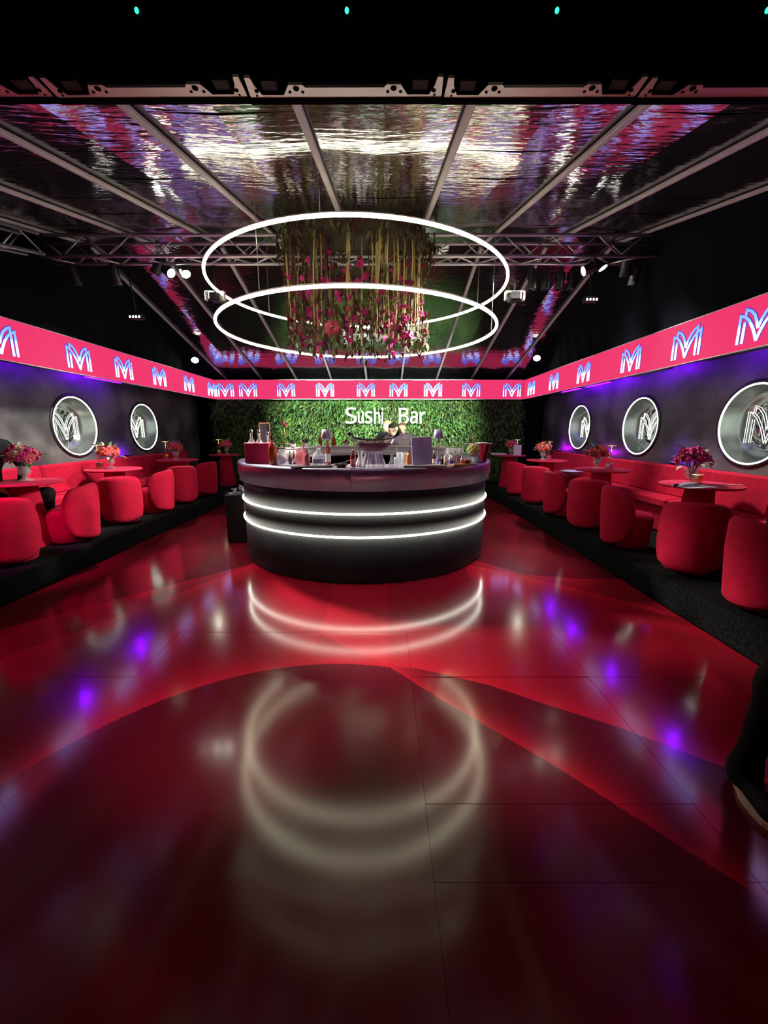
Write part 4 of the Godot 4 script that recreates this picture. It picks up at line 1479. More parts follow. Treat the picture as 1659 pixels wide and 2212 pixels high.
	var mt := thing("placemat", "pale paper mat under the napkin on the front right table", "mat", P(3.06, 0.958, 3.88), 0.2)
	st = begin()
	box(st, Vector3(0, 0.001, 0), Vector3(0.36, 0.002, 0.17))
	obj("sheet", st, M.white, mt)
	var cs := thing("chopsticks", "pale wrapped chopsticks at the right of the front right table", "chopsticks", P(3.49, 0.958, 3.99), -0.15)
	st = begin()
	box(st, Vector3(0, 0.004, 0), Vector3(0.23, 0.008, 0.022), 0.002)
	obj("sleeve", st, M.bloom_cream, cs)
	var tr := thing("serving_dish", "pale lilac oval dish on the banquette behind the third right table", "dish", P(3.44, 0.7105, 7.28), 0.0)
	st = begin()
	lathe(st, [Vector2(0, 0), Vector2(0.12, 0), Vector2(0.2, 0.06), Vector2(0.21, 0.065), Vector2(0.205, 0.07), Vector2(0.19, 0.062), Vector2(0.11, 0.012), Vector2(0, 0.01)], 28)
	obj("bowl", st, M.ceramic_lilac, tr)
	tr = thing("white_tray", "white tray on the farthest right table behind the bucket", "tray", P(2.58, 0.958, 9.05), 0.0)
	st = begin()
	lathe(st, [Vector2(0, 0), Vector2(0.15, 0), Vector2(0.18, 0.035), Vector2(0.175, 0.04), Vector2(0.14, 0.01), Vector2(0, 0.01)], 28)
	obj("dish", st, M.white, tr)
	tr = thing("card_stand", "white rounded card stand on the farthest right table", "card", P(2.95, 0.958, 8.9), -0.1)
	st = begin()
	box(st, Vector3(0, 0.115, 0), Vector3(0.17, 0.23, 0.03), 0.014)
	obj("card", st, M.white, tr)
	st = begin()
	box(st, Vector3(0, 0.008, 0), Vector3(0.15, 0.016, 0.07), 0.004)
	obj("foot", st, M.white, tr)

# ---------------------------------------------------------------- the bar
func build_bar() -> void:
	var t := thing("round_bar", "round black bar with two white light bands and steel counter", "bar", P(-0.24, 0, 5.27))
	var st := begin()
	lathe(st, [Vector2(1.50, 0.0), Vector2(1.525, 0.0), Vector2(1.54, 0.02), Vector2(1.54, 0.475)], 96)
	lathe(st, [Vector2(1.54, 0.495), Vector2(1.54, 0.705)], 96)
	lathe(st, [Vector2(1.54, 0.725), Vector2(1.54, 1.0), Vector2(1.30, 1.0)], 96)
	for y in [0.475, 0.705]: lathe(st, [Vector2(1.54, y), Vector2(1.525, y), Vector2(1.525, y + 0.02), Vector2(1.54, y + 0.02)], 96)
	obj("front", st, M.bar_front, t)
	st = begin()
	lathe(st, [Vector2(1.12, 1.0), Vector2(1.12, 0.0)], 72)
	obj("inner_panel", st, M.void_black, t)
	# counter top: steel annulus, deep apron in two steps, sheets butted at seams
	for k in 6:
		var a0 := PI / 2 + 0.045 + TAU * k / 6 + 0.0012
		var a1 := PI / 2 + 0.045 + TAU * (k + 1) / 6 - 0.0012
		st = begin()
		lathe(st, [Vector2(1.05, 1.12), Vector2(1.05, 1.15), Vector2(1.575, 1.15), Vector2(1.586, 1.143), Vector2(1.588, 1.13), Vector2(1.588, 1.012), Vector2(1.575, 1.010), Vector2(1.575, 0.938), Vector2(1.54, 0.938)].map(func(v): return v), 24, Vector3.ZERO, a1, a0)
		obj("counter_sheet", st, M.steel, t)
	st = begin()
	lathe(st, [Vector2(1.05, 1.12), Vector2(1.30, 1.10)], 72)
	obj("counter_core", st, M.void_black, t)
	for y in [0.485, 0.715]:
		st = begin()
		tube(st, circle(1.552, 120, y), 0.0105, 8, true)
		obj("light_band", st, M.strip, t)
	# raised pale serving shelf along the far side
	st = begin()
	var a2 := -PI + 0.45
	var a3 := -0.45
	lathe(st, [Vector2(1.34, 1.15), Vector2(1.34, 1.235)], 40, Vector3.ZERO, a3, a2)
	lathe(st, [Vector2(1.52, 1.15), Vector2(1.52, 1.235)], 40, Vector3.ZERO, a2, a3)
	lathe(st, [Vector2(1.31, 1.235), Vector2(1.31, 1.255), Vector2(1.55, 1.255), Vector2(1.55, 1.235), Vector2(1.31, 1.235)], 40, Vector3.ZERO, a2, a3)
	obj("rear_shelf", st, M.white, t)
	st = begin()
	lathe(st, [Vector2(0.98, 0.90), Vector2(0.98, 0.93), Vector2(1.12, 0.93)], 60)
	obj("work_shelf", st, M.bright_steel, t)

func lathed(called: String, label: String, category: String, at: Vector3, parts: Array, group := "", turn := 0.0) -> Node3D:
	var t := thing(called, label, category, at, turn, group)
	for p in parts:
		var st := begin()
		lathe(st, p[1], 22)
		obj(p[0], st, p[2], t)
	return t

func v2(list: Array) -> Array:
	var out := []
	for i in range(0, list.size(), 2): out.append(Vector2(list[i], list[i + 1]))
	return out

func bottle(label: String, at: Vector3, h: float, r: float, body: Material, cap: Material, neck := 0.42, tag_mat: Material = null, group := "bottles on the bar") -> void:
	var nr := r * 0.33
	var sh := h * (1.0 - neck)
	var parts := [["body", v2([0, 0, r * 0.92, 0, r, 0.006, r, sh * 0.86, r * 0.86, sh * 0.95, nr, sh + h * 0.06, nr, h * 0.93, 0, h * 0.93]), body], ["cap", v2([nr * 1.25, h * 0.90, nr * 1.3, h, 0, h]), cap]]
	if tag_mat != null: parts.append(["label", v2([r * 1.015, sh * 0.2, r * 1.015, sh * 0.66]), tag_mat])
	lathed("bottle", label, "bottle", at, parts, group)

func shaded_lamp(label: String, at: Vector3) -> void:
	var t := thing("shaded_lamp", label, "lamp", at, 0.0, "lamps with striped shades on the bar")
	var st := begin()
	lathe(st, v2([0, 0, 0.045, 0, 0.045, 0.01, 0.012, 0.016, 0, 0.016]), 24)
	obj("base", st, M.bright_steel, t)
	rod("pole", Vector3(0, 0.014, 0), Vector3(0, 0.33, 0), 0.0055, M.bright_steel, t)
	# shade of alternating violet and pale panels, narrower at the top
	var n := 12
	for k in n:
		var wide := k % 2 == 0
		var a0 := TAU / 6 * (k / 2) + (0.0 if wide else TAU / 6 * 0.68)
		var a1 := TAU / 6 * (k / 2) + (TAU / 6 * 0.68 if wide else TAU / 6)
		st = begin()
		lathe(st, v2([0.050, 0.272, 0.052, 0.272, 0.037, 0.36, 0.035, 0.36, 0.050, 0.272]), 4, Vector3.ZERO, a0 + 0.5, a1 + 0.5)
		obj("shade_panel", st, M.lilac if wide else M.white, t)

func build_bar_items() -> void:
	var y := 1.151
	var st: SurfaceTool
	# crate with bottles, chalkboard
	var t := thing("crate", "magenta crate holding three bottles at the bar's left end", "crate", P(-1.36, y, 4.42), -0.06)
	st = begin()
	box(st, Vector3(0, 0.11, 0.085), Vector3(0.27, 0.215, 0.014), 0.003)
	box(st, Vector3(0, 0.11, -0.085), Vector3(0.27, 0.215, 0.014), 0.003)
	box(st, Vector3(0.128, 0.11, 0), Vector3(0.014, 0.215, 0.17), 0.003)
	obj("wall", st, M.crate, t)
	st = begin()
	box(st, Vector3(-0.135, 0.11, 0), Vector3(0.014, 0.22, 0.18), 0.003)
	obj("side", st, M.crate_side, t)
	st = begin()
	box(st, Vector3(0, 0.008, 0), Vector3(0.26, 0.012, 0.17))
	obj("bottom", st, M.dark_wood, t)
	for i in 12:
		st = begin()
		ball(st, Vector3(-0.105 + 0.019 * i, 0.205, 0.045 * sin(i * 2.3)), Vector3(0.020, 0.016, 0.018), 7, 5)
		obj("petal", st, M.bloom_pink if i % 2 else M.bloom_wine, t)
	bottle("clear bottle with violet label in the magenta crate", P(-1.44, y + 0.016, 4.40), 0.345, 0.042, M.glass, M.bright_steel, 0.34, M.label_violet)
	bottle("clear bottle without label in the magenta crate", P(-1.36, y + 0.016, 4.41), 0.345, 0.038, M.glass, M.bright_steel, 0.34)
	bottle("small clear bottle in the right corner of the magenta crate", P(-1.27, y + 0.016, 4.43), 0.32, 0.034, M.glass, M.bright_steel, 0.40, M.label_violet)
	t = thing("chalkboard", "upright chalkboard in a wooden frame behind the crate", "board", P(-1.37, y, 4.66), 0.35)
	st = begin()
	box(st, Vector3(0, 0.22, 0), Vector3(0.10, 0.40, 0.008))
	obj("slate", st, M.slate, t)
	st = begin()
	for s in [-1.0, 1.0]: box(st, Vector3(s * 0.056, 0.22, 0), Vector3(0.014, 0.44, 0.018), 0.003)
	for yy in [0.012, 0.428]: box(st, Vector3(0, yy, 0), Vector3(0.12, 0.014, 0.018), 0.003)
	obj("frame", st, M.wood, t)
	# bottles, jars and decanters on the left half
	bottle("tall amber-red whisky bottle beside the crate", P(-1.15, y, 4.16), 0.29, 0.045, M.copper, M.dark_glass, 0.3)
	lathed("glass_jar", "round clear glass jar next to the amber-red bottle", "jar", P(-1.04, y, 4.10), [["bowl", v2([0, 0, 0.035, 0, 0.05, 0.03, 0.058, 0.075, 0.05, 0.12, 0.034, 0.14, 0.036, 0.165, 0.033, 0.165, 0.03, 0.14, 0.046, 0.118, 0.054, 0.075, 0.046, 0.032, 0, 0.008]), M.glass], ["ice", v2([0, 0.012, 0.042, 0.035, 0.05, 0.075, 0.035, 0.105, 0, 0.11]), M.white]], "glass jars on the bar")
	lathed("glass_jar", "round rose-tinted glass jar left of the tall rose bottle", "jar", P(-0.85, y, 4.06), [["bowl", v2([0, 0, 0.035, 0, 0.05, 0.03, 0.058, 0.075, 0.05, 0.12, 0.034, 0.14, 0.036, 0.165, 0.033, 0.165, 0.03, 0.14, 0.046, 0.118, 0.054, 0.075, 0.046, 0.032, 0, 0.008]), M.glass_pink], ["lid", v2([0.038, 0.165, 0.038, 0.172, 0.012, 0.18, 0.012, 0.192, 0, 0.195]), M.glass]], "glass jars on the bar")
	var dk := ["leftmost of four small dark bottles beside the clear jar", "second small dark bottle beside the clear jar", "third small dark bottle, behind the rose jar", "rightmost of four small dark bottles, nearest the rose jar"]
	for i in 4: bottle(dk[i], P(-0.985 + 0.036 * i, y, 4.20 + 0.03 * (i % 2)), 0.135 + 0.012 * (i % 3), 0.017, M.dark_glass if i != 2 else M.wine, M.white if i % 2 else M.black_metal, 0.4, M.white if i == 1 else null)
	bottle("tall slim rose bottle in front of the rose jar", P(-0.765, y, 3.99), 0.17, 0.028, M.rose, M.bright_steel, 0.30)
	bottle("rose bottle with a dark neck behind the rose jar", P(-0.84, y, 4.20), 0.26, 0.026, M.rose, M.dark_glass, 0.4)
	lathed("decanter", "large clear decanter left of the left shaded lamp", "decanter", P(-0.655, y, 4.01), [["body", v2([0, 0, 0.058, 0, 0.063, 0.01, 0.063, 0.09, 0.05, 0.125, 0.024, 0.145, 0.022, 0.165, 0.03, 0.175, 0.02, 0.175, 0.016, 0.145, 0.046, 0.12, 0.057, 0.09, 0.057, 0.012, 0, 0.01]), M.glass], ["stopper", v2([0.014, 0.17, 0.026, 0.19, 0.024, 0.21, 0, 0.222]), M.glass], ["label", v2([0.0638, 0.03, 0.0638, 0.075]), M.cloth]])
	bottle("pale glass bottle with red liquid behind the left shaded lamp", P(-0.575, y, 4.13), 0.275, 0.028, M.copper, M.white, 0.36, M.white)
	shaded_lamp("left lamp with violet striped shade on the bar", P(-0.565, y, 3.97))
	shaded_lamp("right lamp with violet striped shade beside the menu", P(0.545, y, 4.08))
	t = thing("bar_mat", "flat black bar mat at the front of the counter, left half", "mat", P(-0.70, y, 3.86), 0.22)
	st = begin()
	box(st, Vector3(0, 0.007, 0), Vector3(0.40, 0.013, 0.10), 0.004)
	obj("sheet", st, M.black_gloss, t)
	t = thing("ashtray", "dark glass dish left of the dark red bottle", "dish", P(-0.42, y, 3.88))
	st = begin()
	lathe(st, v2([0, 0, 0.045, 0, 0.07, 0.03, 0.066, 0.034, 0.042, 0.01, 0, 0.01]), 20)
	obj("bowl", st, M.dark_glass, t)
	st = begin()
	tube(st, [Vector3(-0.06, 0.025, 0.02), Vector3(0.03, 0.045, -0.02), Vector3(0.09, 0.07, -0.03)], 0.004, 6)
	obj("spoon", st, M.bright_steel, t)
	bottle("dark red bottle left of the glass boat", P(-0.305, y, 3.95), 0.165, 0.027, M.wine, M.gold, 0.3, M.rose)
	t = thing("cloth_bundle", "white draped cloth standing beside the dark red bottle", "cloth", P(-0.235, y, 3.99))
	st = begin()
	var fold := []
	for i in 9: fold.append([0.046 - 0.026 * smoothstep(0.0, 0.8, i / 8.0) + (0.008 if i == 8 else 0.0), 0.15 * i / 8.0])
	st.set_smooth_group(0)
	for i in 8:
		for k in 20:
			var q := []
			for e in [[i, k], [i, k + 1], [i + 1, k + 1], [i + 1, k]]:
				var a: float = TAU * e[1] / 20.0
				var r: float = fold[e[0]][0] * (1.0 + 0.13 * sin(a * 5.0 + e[0] * 0.3))
				q.append(Vector3(r * cos(a), fold[e[0]][1], r * sin(a)))
			facing(st, q, Vector3(q[0].x, 0, q[0].z))
	obj("cloth", st, M.white, t)
	# big boat-shaped punch bowl on a ribbed glass foot
	t = thing("boat_bowl", "large purple glass boat-shaped bowl with black upturned tips on the bar", "bowl", P(-0.10, y, 3.87))
	st = begin()
	st.set_smooth_group(0)
	var nA := 28
	var nB := 8
	var wall := func(scale: float, drop: float) -> Array:
		var g := []
		for i in nA + 1:
			var s := -1.0 + 2.0 * i / nA
			var rowp := []
			var rim_y := 0.262 + 0.042 * pow(absf(s), 3.0)
			var bot := 0.145 + 0.150 * pow(absf(s), 3.6)
			var half := 0.115 * pow(maxf(0.0, 1.0 - pow(absf(s), 3.0)), 0.5)
			for k in nB * 2 + 1:
				var f := -1.0 + 1.0 * k / nB
				rowp.append(Vector3(s * 0.225 * scale, lerpf(bot, rim_y, pow(absf(f), 1.6)) + drop, half * f * scale))
			g.append(rowp)
		return g
	var og: Array = wall.call(1.0, 0.0)
	var ig: Array = wall.call(0.955, 0.008)
	for i in nA:
		for k in nB * 2:
			var n := Vector3(og[i][k].x * 0.4, -0.1, og[i][k].z * 2.0)
			facing(st, [og[i][k], og[i + 1][k], og[i + 1][k + 1], og[i][k + 1]], n)
	obj("hull", st, M.glass_purple, t)
	st = begin()
	st.set_smooth_group(0)
	for i in range(3, nA - 3):
		facing(st, [Vector3(ig[i][0].x * 0.92, 0.235, ig[i][0].z * 0.86), Vector3(ig[i + 1][0].x * 0.92, 0.235, ig[i + 1][0].z * 0.86), Vector3(ig[i + 1][nB * 2].x * 0.92, 0.235, ig[i + 1][nB * 2].z * 0.86), Vector3(ig[i][nB * 2].x * 0.92, 0.235, ig[i][nB * 2].z * 0.86)], Vector3.UP)
		for k in nB * 2:
			var q := []
			for e in [[i, k], [i + 1, k], [i + 1, k + 1], [i, k + 1]]:
				var p: Vector3 = ig[e[0]][e[1]]
				q.append(Vector3(p.x * 0.92, minf(p.y, 0.235), p.z * 0.86))
			facing(st, q, Vector3(q[0].x, -0.2, q[0].z))
	obj("punch", st, mat(lin(0.32, 0.02, 0.05), 0.06, 0.0, 0.6), t)
	for s in [0, nB * 2]:
		st = begin()
		var line := []
		for i in nA + 1: line.append(og[i][s])
		tube(st, line, 0.0055, 6)
		obj("rim", st, M.black_gloss, t)
	for s in [-1.0, 1.0]:
		st = begin()
		tube(st, [Vector3(s * 0.185, 0.285, 0), Vector3(s * 0.215, 0.305, 0), Vector3(s * 0.232, 0.322, 0), Vector3(s * 0.238, 0.335, 0)], [0.008, 0.016, 0.019, 0.012], 8)
		obj("tip", st, M.black_gloss, t)
	for i in 16:
		st = begin()
		var a := i * 2.4
		box(st, Vector3(0.135 * sin(i * 1.7), 0.246 + 0.004 * (i % 3), 0.045 * cos(a)), Vector3(0.022, 0.018, 0.022), 0.003)
		obj("ice_cube", st, M.glass if i % 3 else M.cloth, t)
	st = begin()
	tube(st, [Vector3(-0.02, 0.24, 0.03), Vector3(0.02, 0.275, 0.01), Vector3(0.07, 0.325, -0.03)], [0.012, 0.005, 0.005], 6)
	obj("ladle", st, M.black_gloss, t)
	st = begin()
	st.set_smooth_group(-1)
	for k in 18:
		var a0 := TAU * k / 18
		var a1 := TAU * (k + 1) / 18
		var am := (a0 + a1) / 2
		for lv in [[0.0, 0.122, 0.02, 0.120], [0.02, 0.120, 0.13, 0.082], [0.13, 0.082, 0.146, 0.088]]:
			for e in [[a0, am, 1.0, 0.90], [am, a1, 0.90, 1.0]]:
				facing(st, [Vector3(lv[1] * e[2] * cos(e[0]), lv[0], lv[1] * e[2] * sin(e[0])), Vector3(lv[1] * e[3] * cos(e[1]), lv[0], lv[1] * e[3] * sin(e[1])), Vector3(lv[3] * e[3] * cos(e[1]), lv[2], lv[3] * e[3] * sin(e[1])), Vector3(lv[3] * e[2] * cos(e[0]), lv[2], lv[3] * e[2] * sin(e[0]))], Vector3(cos(am), 0.3, sin(am)))
	obj("ribbed_foot", st, glass(Color(0.93, 0.92, 0.98), 0.30), t)
	# right half
	lathed("flask", "small clear conical flask right of the ribbed foot", "flask", P(0.075, y, 3.89), [["body", v2([0, 0, 0.036, 0, 0.036, 0.01, 0.014, 0.07, 0.012, 0.11, 0.016, 0.13, 0.012, 0.13, 0.009, 0.11, 0, 0.02]), M.glass]])
	lathed("tea_strainer", "slim white stirring stick in a glass right of the flask", "glass", P(0.125, y, 4.02), [["tumbler", v2([0, 0, 0.024, 0, 0.026, 0.09, 0.024, 0.09, 0.021, 0.01, 0, 0.008]), M.glass], ["stick", v2([0, 0.012, 0.004, 0.012, 0.004, 0.17, 0.007, 0.18, 0, 0.185]), M.white]])
	bottle("amber orange bottle half hidden by the menu", P(0.255, y, 4.06), 0.15, 0.03, M.amber, M.dark_glass, 0.22)
	t = thing("menu_board", "lilac printed menu board with small emblem on the bar", "menu", P(0.375, y + 0.02, 3.92), -0.06)
	XF = Transform3D(Basis(Vector3.RIGHT, -0.10) * Basis(Vector3.BACK, 0.045), Vector3.ZERO)
	st = begin()
	box(st, Vector3(0, 0.135, 0), Vector3(0.195, 0.27, 0.008), 0.003)
	obj("board", st, M.paper, t)
	st = begin()
	rng.seed = 15
	for i in 15:
		var w := rng.randf_range(0.04, 0.13)
		box(st, Vector3(rng.randf_range(-0.012, 0.012), 0.215 - 0.0125 * i, 0.0045), Vector3(w, 0.0022, 0.001))
	obj("printed_lines", st, M.ink, t)
	st = begin()
	tube(st, [Vector3(-0.008, 0.236, 0.0045), Vector3(-0.002, 0.246, 0.0045), Vector3(0.006, 0.246, 0.0045), Vector3(0.001, 0.234, 0.0045), Vector3(-0.004, 0.238, 0.0045)], 0.0022, 5)
	obj("emblem", st, M.slate, t)
	XF = Transform3D.IDENTITY
	t = thing("serving_board", "flat grey wooden board under the menu board", "board", P(0.43, y, 3.90), -0.04)
	st = begin()
	box(st, Vector3(-0.03, 0.009, 0), Vector3(0.42, 0.018, 0.13), 0.004)
	obj("plank", st, mat(lin(0.20, 0.17, 0.17), 0.55), t)
	t = thing("serving_board", "brown wooden board in front of the tumblers", "board", P(0.80, y, 4.06), 0.34)
	st = begin()
	box(st, Vector3(0, 0.009, 0), Vector3(0.27, 0.018, 0.11), 0.004)
	obj("plank", st, M.wood, t)
	var g1 := ["small white-capped bottle left of the right lamp's pole", "small black bottle at the right lamp's pole", "small bottle with violet label behind the right lamp", "small black bottle right of the right lamp", "small pale bottle between lamp and tumblers", "small white bottle nearest the tumblers"]
	for i in 6: bottle(g1[i], P(0.475 + 0.042 * i, y, 4.14 + 0.04 * ((i + 1) % 2)), 0.10 + 0.022 * ((i * 2) % 3), 0.017, [M.white, M.dark_glass, M.glass, M.dark_glass, M.leaf_pale, M.white][i], [M.black_metal, M.white, M.black_metal][i % 3], 0.35, [null, M.bloom_cream, M.label_violet][i % 3])
	var g2 := ["leftmost tall tumbler in the group before the bucket", "second tall tumbler in the group before the bucket", "third tall tumbler in the group before the bucket", "rearmost left tall tumbler in the group", "rearmost middle tall tumbler in the group", "rightmost tall tumbler in the group before the bucket"]
	for i in 6:
		lathed("tumbler", g2[i], "glass", P(0.685 + 0.062 * (i % 3) + 0.02 * (i / 3), y, 4.27 + 0.06 * (i / 3)), [["glass", v2([0, 0, 0.022, 0, 0.027, 0.165, 0.025, 0.165, 0.020, 0.01, 0, 0.008]), M.glass], ["drink", v2([0, 0.01, 0.020, 0.011, 0.0225, 0.09, 0, 0.09]), [M.leaf_pale, M.rose, M.dark_wood][i % 3]]], "tumblers on the bar")
	var g3 := ["left small dropper bottle in front of the tumblers", "middle small dropper bottle in front of the tumblers", "right small dropper bottle in front of the tumblers", "red-labelled dropper bottle in front of the tumblers"]
	for i in 4: bottle(g3[i], P(0.66 + 0.052 * i, y, 4.19 + 0.012 * (i % 2)), 0.105, 0.015, [M.glass, M.white, M.rose, M.white][i], M.black_metal, 0.4, [M.white, M.wine, M.white, M.bloom_coral][i])
	lathed("wine_bowl", "shallow dark wine-coloured bowl on the brown board", "bowl", P(0.84, y + 0.019, 4.10), [["bowl", v2([0, 0, 0.03, 0, 0.055, 0.028, 0.058, 0.034, 0.054, 0.034, 0.028, 0.008, 0, 0.006]), M.wine]])
	t = thing("moss_ball", "yellow-green moss ball in a glass coupe before the bucket", "plant", P(0.955, y, 4.30))
	st = begin()
	lathe(st, v2([0, 0, 0.045, 0, 0.045, 0.006, 0.01, 0.014, 0.008, 0.06, 0.05, 0.085, 0.075, 0.12, 0.072, 0.12, 0.046, 0.09, 0, 0.07]), 22)
	obj("coupe", st, M.glass, t)
	st = begin()
	rng.seed = 3
	for i in 60:
		var a := i * 2.399
		var z := 1.0 - 2.0 * (i + 0.5) / 60
		var rr := sqrt(1.0 - z * z)
		ball(st, Vector3(rr * cos(a) * 0.058, 0.145 + z * 0.058, rr * sin(a) * 0.058), Vector3.ONE * 0.017, 6, 4)
	obj("moss", st, M.wax, t)
	t = thing("ice_bucket", "tall flared silver ice bucket at the bar's right end", "bucket", P(1.06, y, 4.52))
	st = begin()
	lathe(st, v2([0, 0, 0.085, 0, 0.092, 0.008, 0.135, 0.20, 0.148, 0.205, 0.148, 0.212, 0.140, 0.214, 0.128, 0.20, 0.086, 0.012, 0, 0.012]), 32)
	obj("bucket", st, M.bright_steel, t)
	st = begin()
	for i in 26: ball(st, Vector3(0.085 * sqrt(i / 26.0) * cos(i * 2.4), 0.195, 0.085 * sqrt(i / 26.0) * sin(i * 2.4)), Vector3(0.022, 0.018, 0.022), 5, 4)
	obj("ice", st, M.glass, t)
	lathed("muddler", "pale wooden muddler standing in the silver bucket", "muddler", P(1.0, y + 0.10, 4.50), [["stick", v2([0, 0, 0.012, 0, 0.010, 0.14, 0.014, 0.15, 0.02, 0.175, 0.012, 0.195, 0, 0.2]), M.bloom_cream]])
	# far side of the bar
	t = thing("tiered_stand", "tall gold tiered stand on the bar's far left", "stand", P(-1.38, 1.151, 5.62))
	rod("pole", Vector3(0, 0, 0), Vector3(0, 0.50, 0), 0.006, M.gold, t)
	for q in [[0.02, 0.13], [0.17, 0.09], [0.30, 0.062]]:
		st = begin()
		lathe(st, [Vector2(0.006, q[0]), Vector2(q[1] * 0.9, q[0]), Vector2(q[1], q[0] + 0.012), Vector2(q[1] * 0.92, q[0] + 0.008), Vector2(0.006, q[0] + 0.006)], 24)
		obj("plate", st, M.gold, t)
	st = begin()
	for i in 3: ball(st, Vector3(0.018 * cos(i * 2.1), 0.42 + 0.02 * i, 0.018 * sin(i * 2.1)), Vector3.ONE * 0.022, 7, 5)
	obj("fruit", st, M.bloom_wine, t)
	bottle("whisky bottle with white neck on the rear shelf", P(-1.02, 1.256, 6.47), 0.235, 0.032, M.copper, M.white, 0.42)
	bottle("whisky bottle on the rear shelf behind the left lamp", P(-0.82, 1.256, 6.56), 0.225, 0.034, M.copper, M.dark_glass, 0.42)
	t = thing("fruit_bowl", "glass bowl of red fruit with a stick on the rear shelf", "bowl", P(-0.62, 1.256, 6.64))
	st = begin()
	lathe(st, v2([0, 0, 0.03, 0, 0.06, 0.03, 0.075, 0.07, 0.072, 0.07, 0.055, 0.032, 0, 0.008]), 20)
	obj("bowl", st, M.glass, t)
	for i in 7:
		st = begin()
		ball(st, Vector3(0.042 * cos(i * 1.05) * (0.0 if i == 6 else 1.0), 0.055 + (0.03 if i == 6 else 0.0), 0.042 * sin(i * 1.05) * (0.0 if i == 6 else 1.0)), Vector3.ONE * 0.026, 8, 6)
		obj("fruit", st, M.wine, t)
	rod("stick", Vector3(0, 0.05, 0), Vector3(0.004, 0.15, 0), 0.006, M.bloom_cream, t)
	for q in [["low green plant in a bowl on the rear shelf, left of the whisky bottles", -1.22, 6.32], ["low green plant on the bar behind the rose bottles", -1.36, 5.98]]:
		t = thing("small_plant", q[0], "plant", P(q[1], 1.256 if q[2] > 6.2 else 1.256, q[2]), 0.0, "small plants on the bar")
		st = begin()
		lathe(st, v2([0, 0, 0.04, 0, 0.06, 0.05, 0.055, 0.05, 0.036, 0.008, 0, 0.008]), 18)
		obj("bowl", st, M.white, t)
		var lf := leaf_shape(0.08, 0.035)
		for i in 26:
			inst("leaf", lf, M.leaf_pale if i % 3 == 0 else M.leaf, t, Transform3D(Basis(Vector3.UP, i * 2.4) * Basis(Vector3.RIGHT, -1.4 + i * 0.05), Vector3(0.02 * cos(i * 2.4), 0.045, 0.02 * sin(i * 2.4))))
	t = thing("storage_box", "white box on the rear shelf right of the bartenders", "box", P(0.33, 1.256, 6.62))
	st = begin()
	box(st, Vector3(0, 0.05, 0), Vector3(0.17, 0.10, 0.12), 0.008)
	obj("body", st, M.white, t)
	st = begin()
	box(st, Vector3(0, 0.104, 0), Vector3(0.178, 0.014, 0.128), 0.004)
	obj("lid", st, M.white, t)
	bottle("small red bottle with white base on the rear shelf behind the menu", P(0.71, 1.256, 6.50), 0.12, 0.03, M.wine, M.white, 0.3, M.white)
	for q in [["upright clear mixing glass on the work side beside the menu", 0.17, 4.20], ["clear mixing glass left of the amber bottle", 0.21, 4.12]]:
		lathed("mixing_glass", q[0], "glass", P(q[1], y, q[2]), [["glass", v2([0, 0, 0.03, 0, 0.036, 0.13, 0.034, 0.13, 0.028, 0.01, 0, 0.008]), M.glass]], "mixing glasses")
	# bin with crumpled napkins left of the bar
	t = thing("waste_bin", "black bin with crumpled lilac napkins left of the bar", "bin", P(-2.0, 0, 5.4))
	st = begin()
	box(st, Vector3(0, 0.33, 0), Vector3(0.27, 0.66, 0.30), 0.012)
	obj("body", st, M.black_metal, t)
	rng.seed = 12
	for i in 7:
		st = begin()
		st.set_smooth_group(-1)
		var c := Vector3(-0.11 + 0.037 * i, 0.675 + 0.03 * (1.0 if i > 3 else 0.3), rng.randf_range(-0.08, 0.1))
		var pk := []
		for k in 7: pk.append(c + Vector3(rng.randf_range(-0.045, 0.045), rng.randf_range(-0.03, 0.05 if i < 4 else 0.10), rng.randf_range(-0.045, 0.045)))
		for k in 5: facing(st, [pk[k], pk[k + 1], pk[k + 2]], Vector3(0, 0.4, 1))
		obj("napkin", st, M.cloth, t)

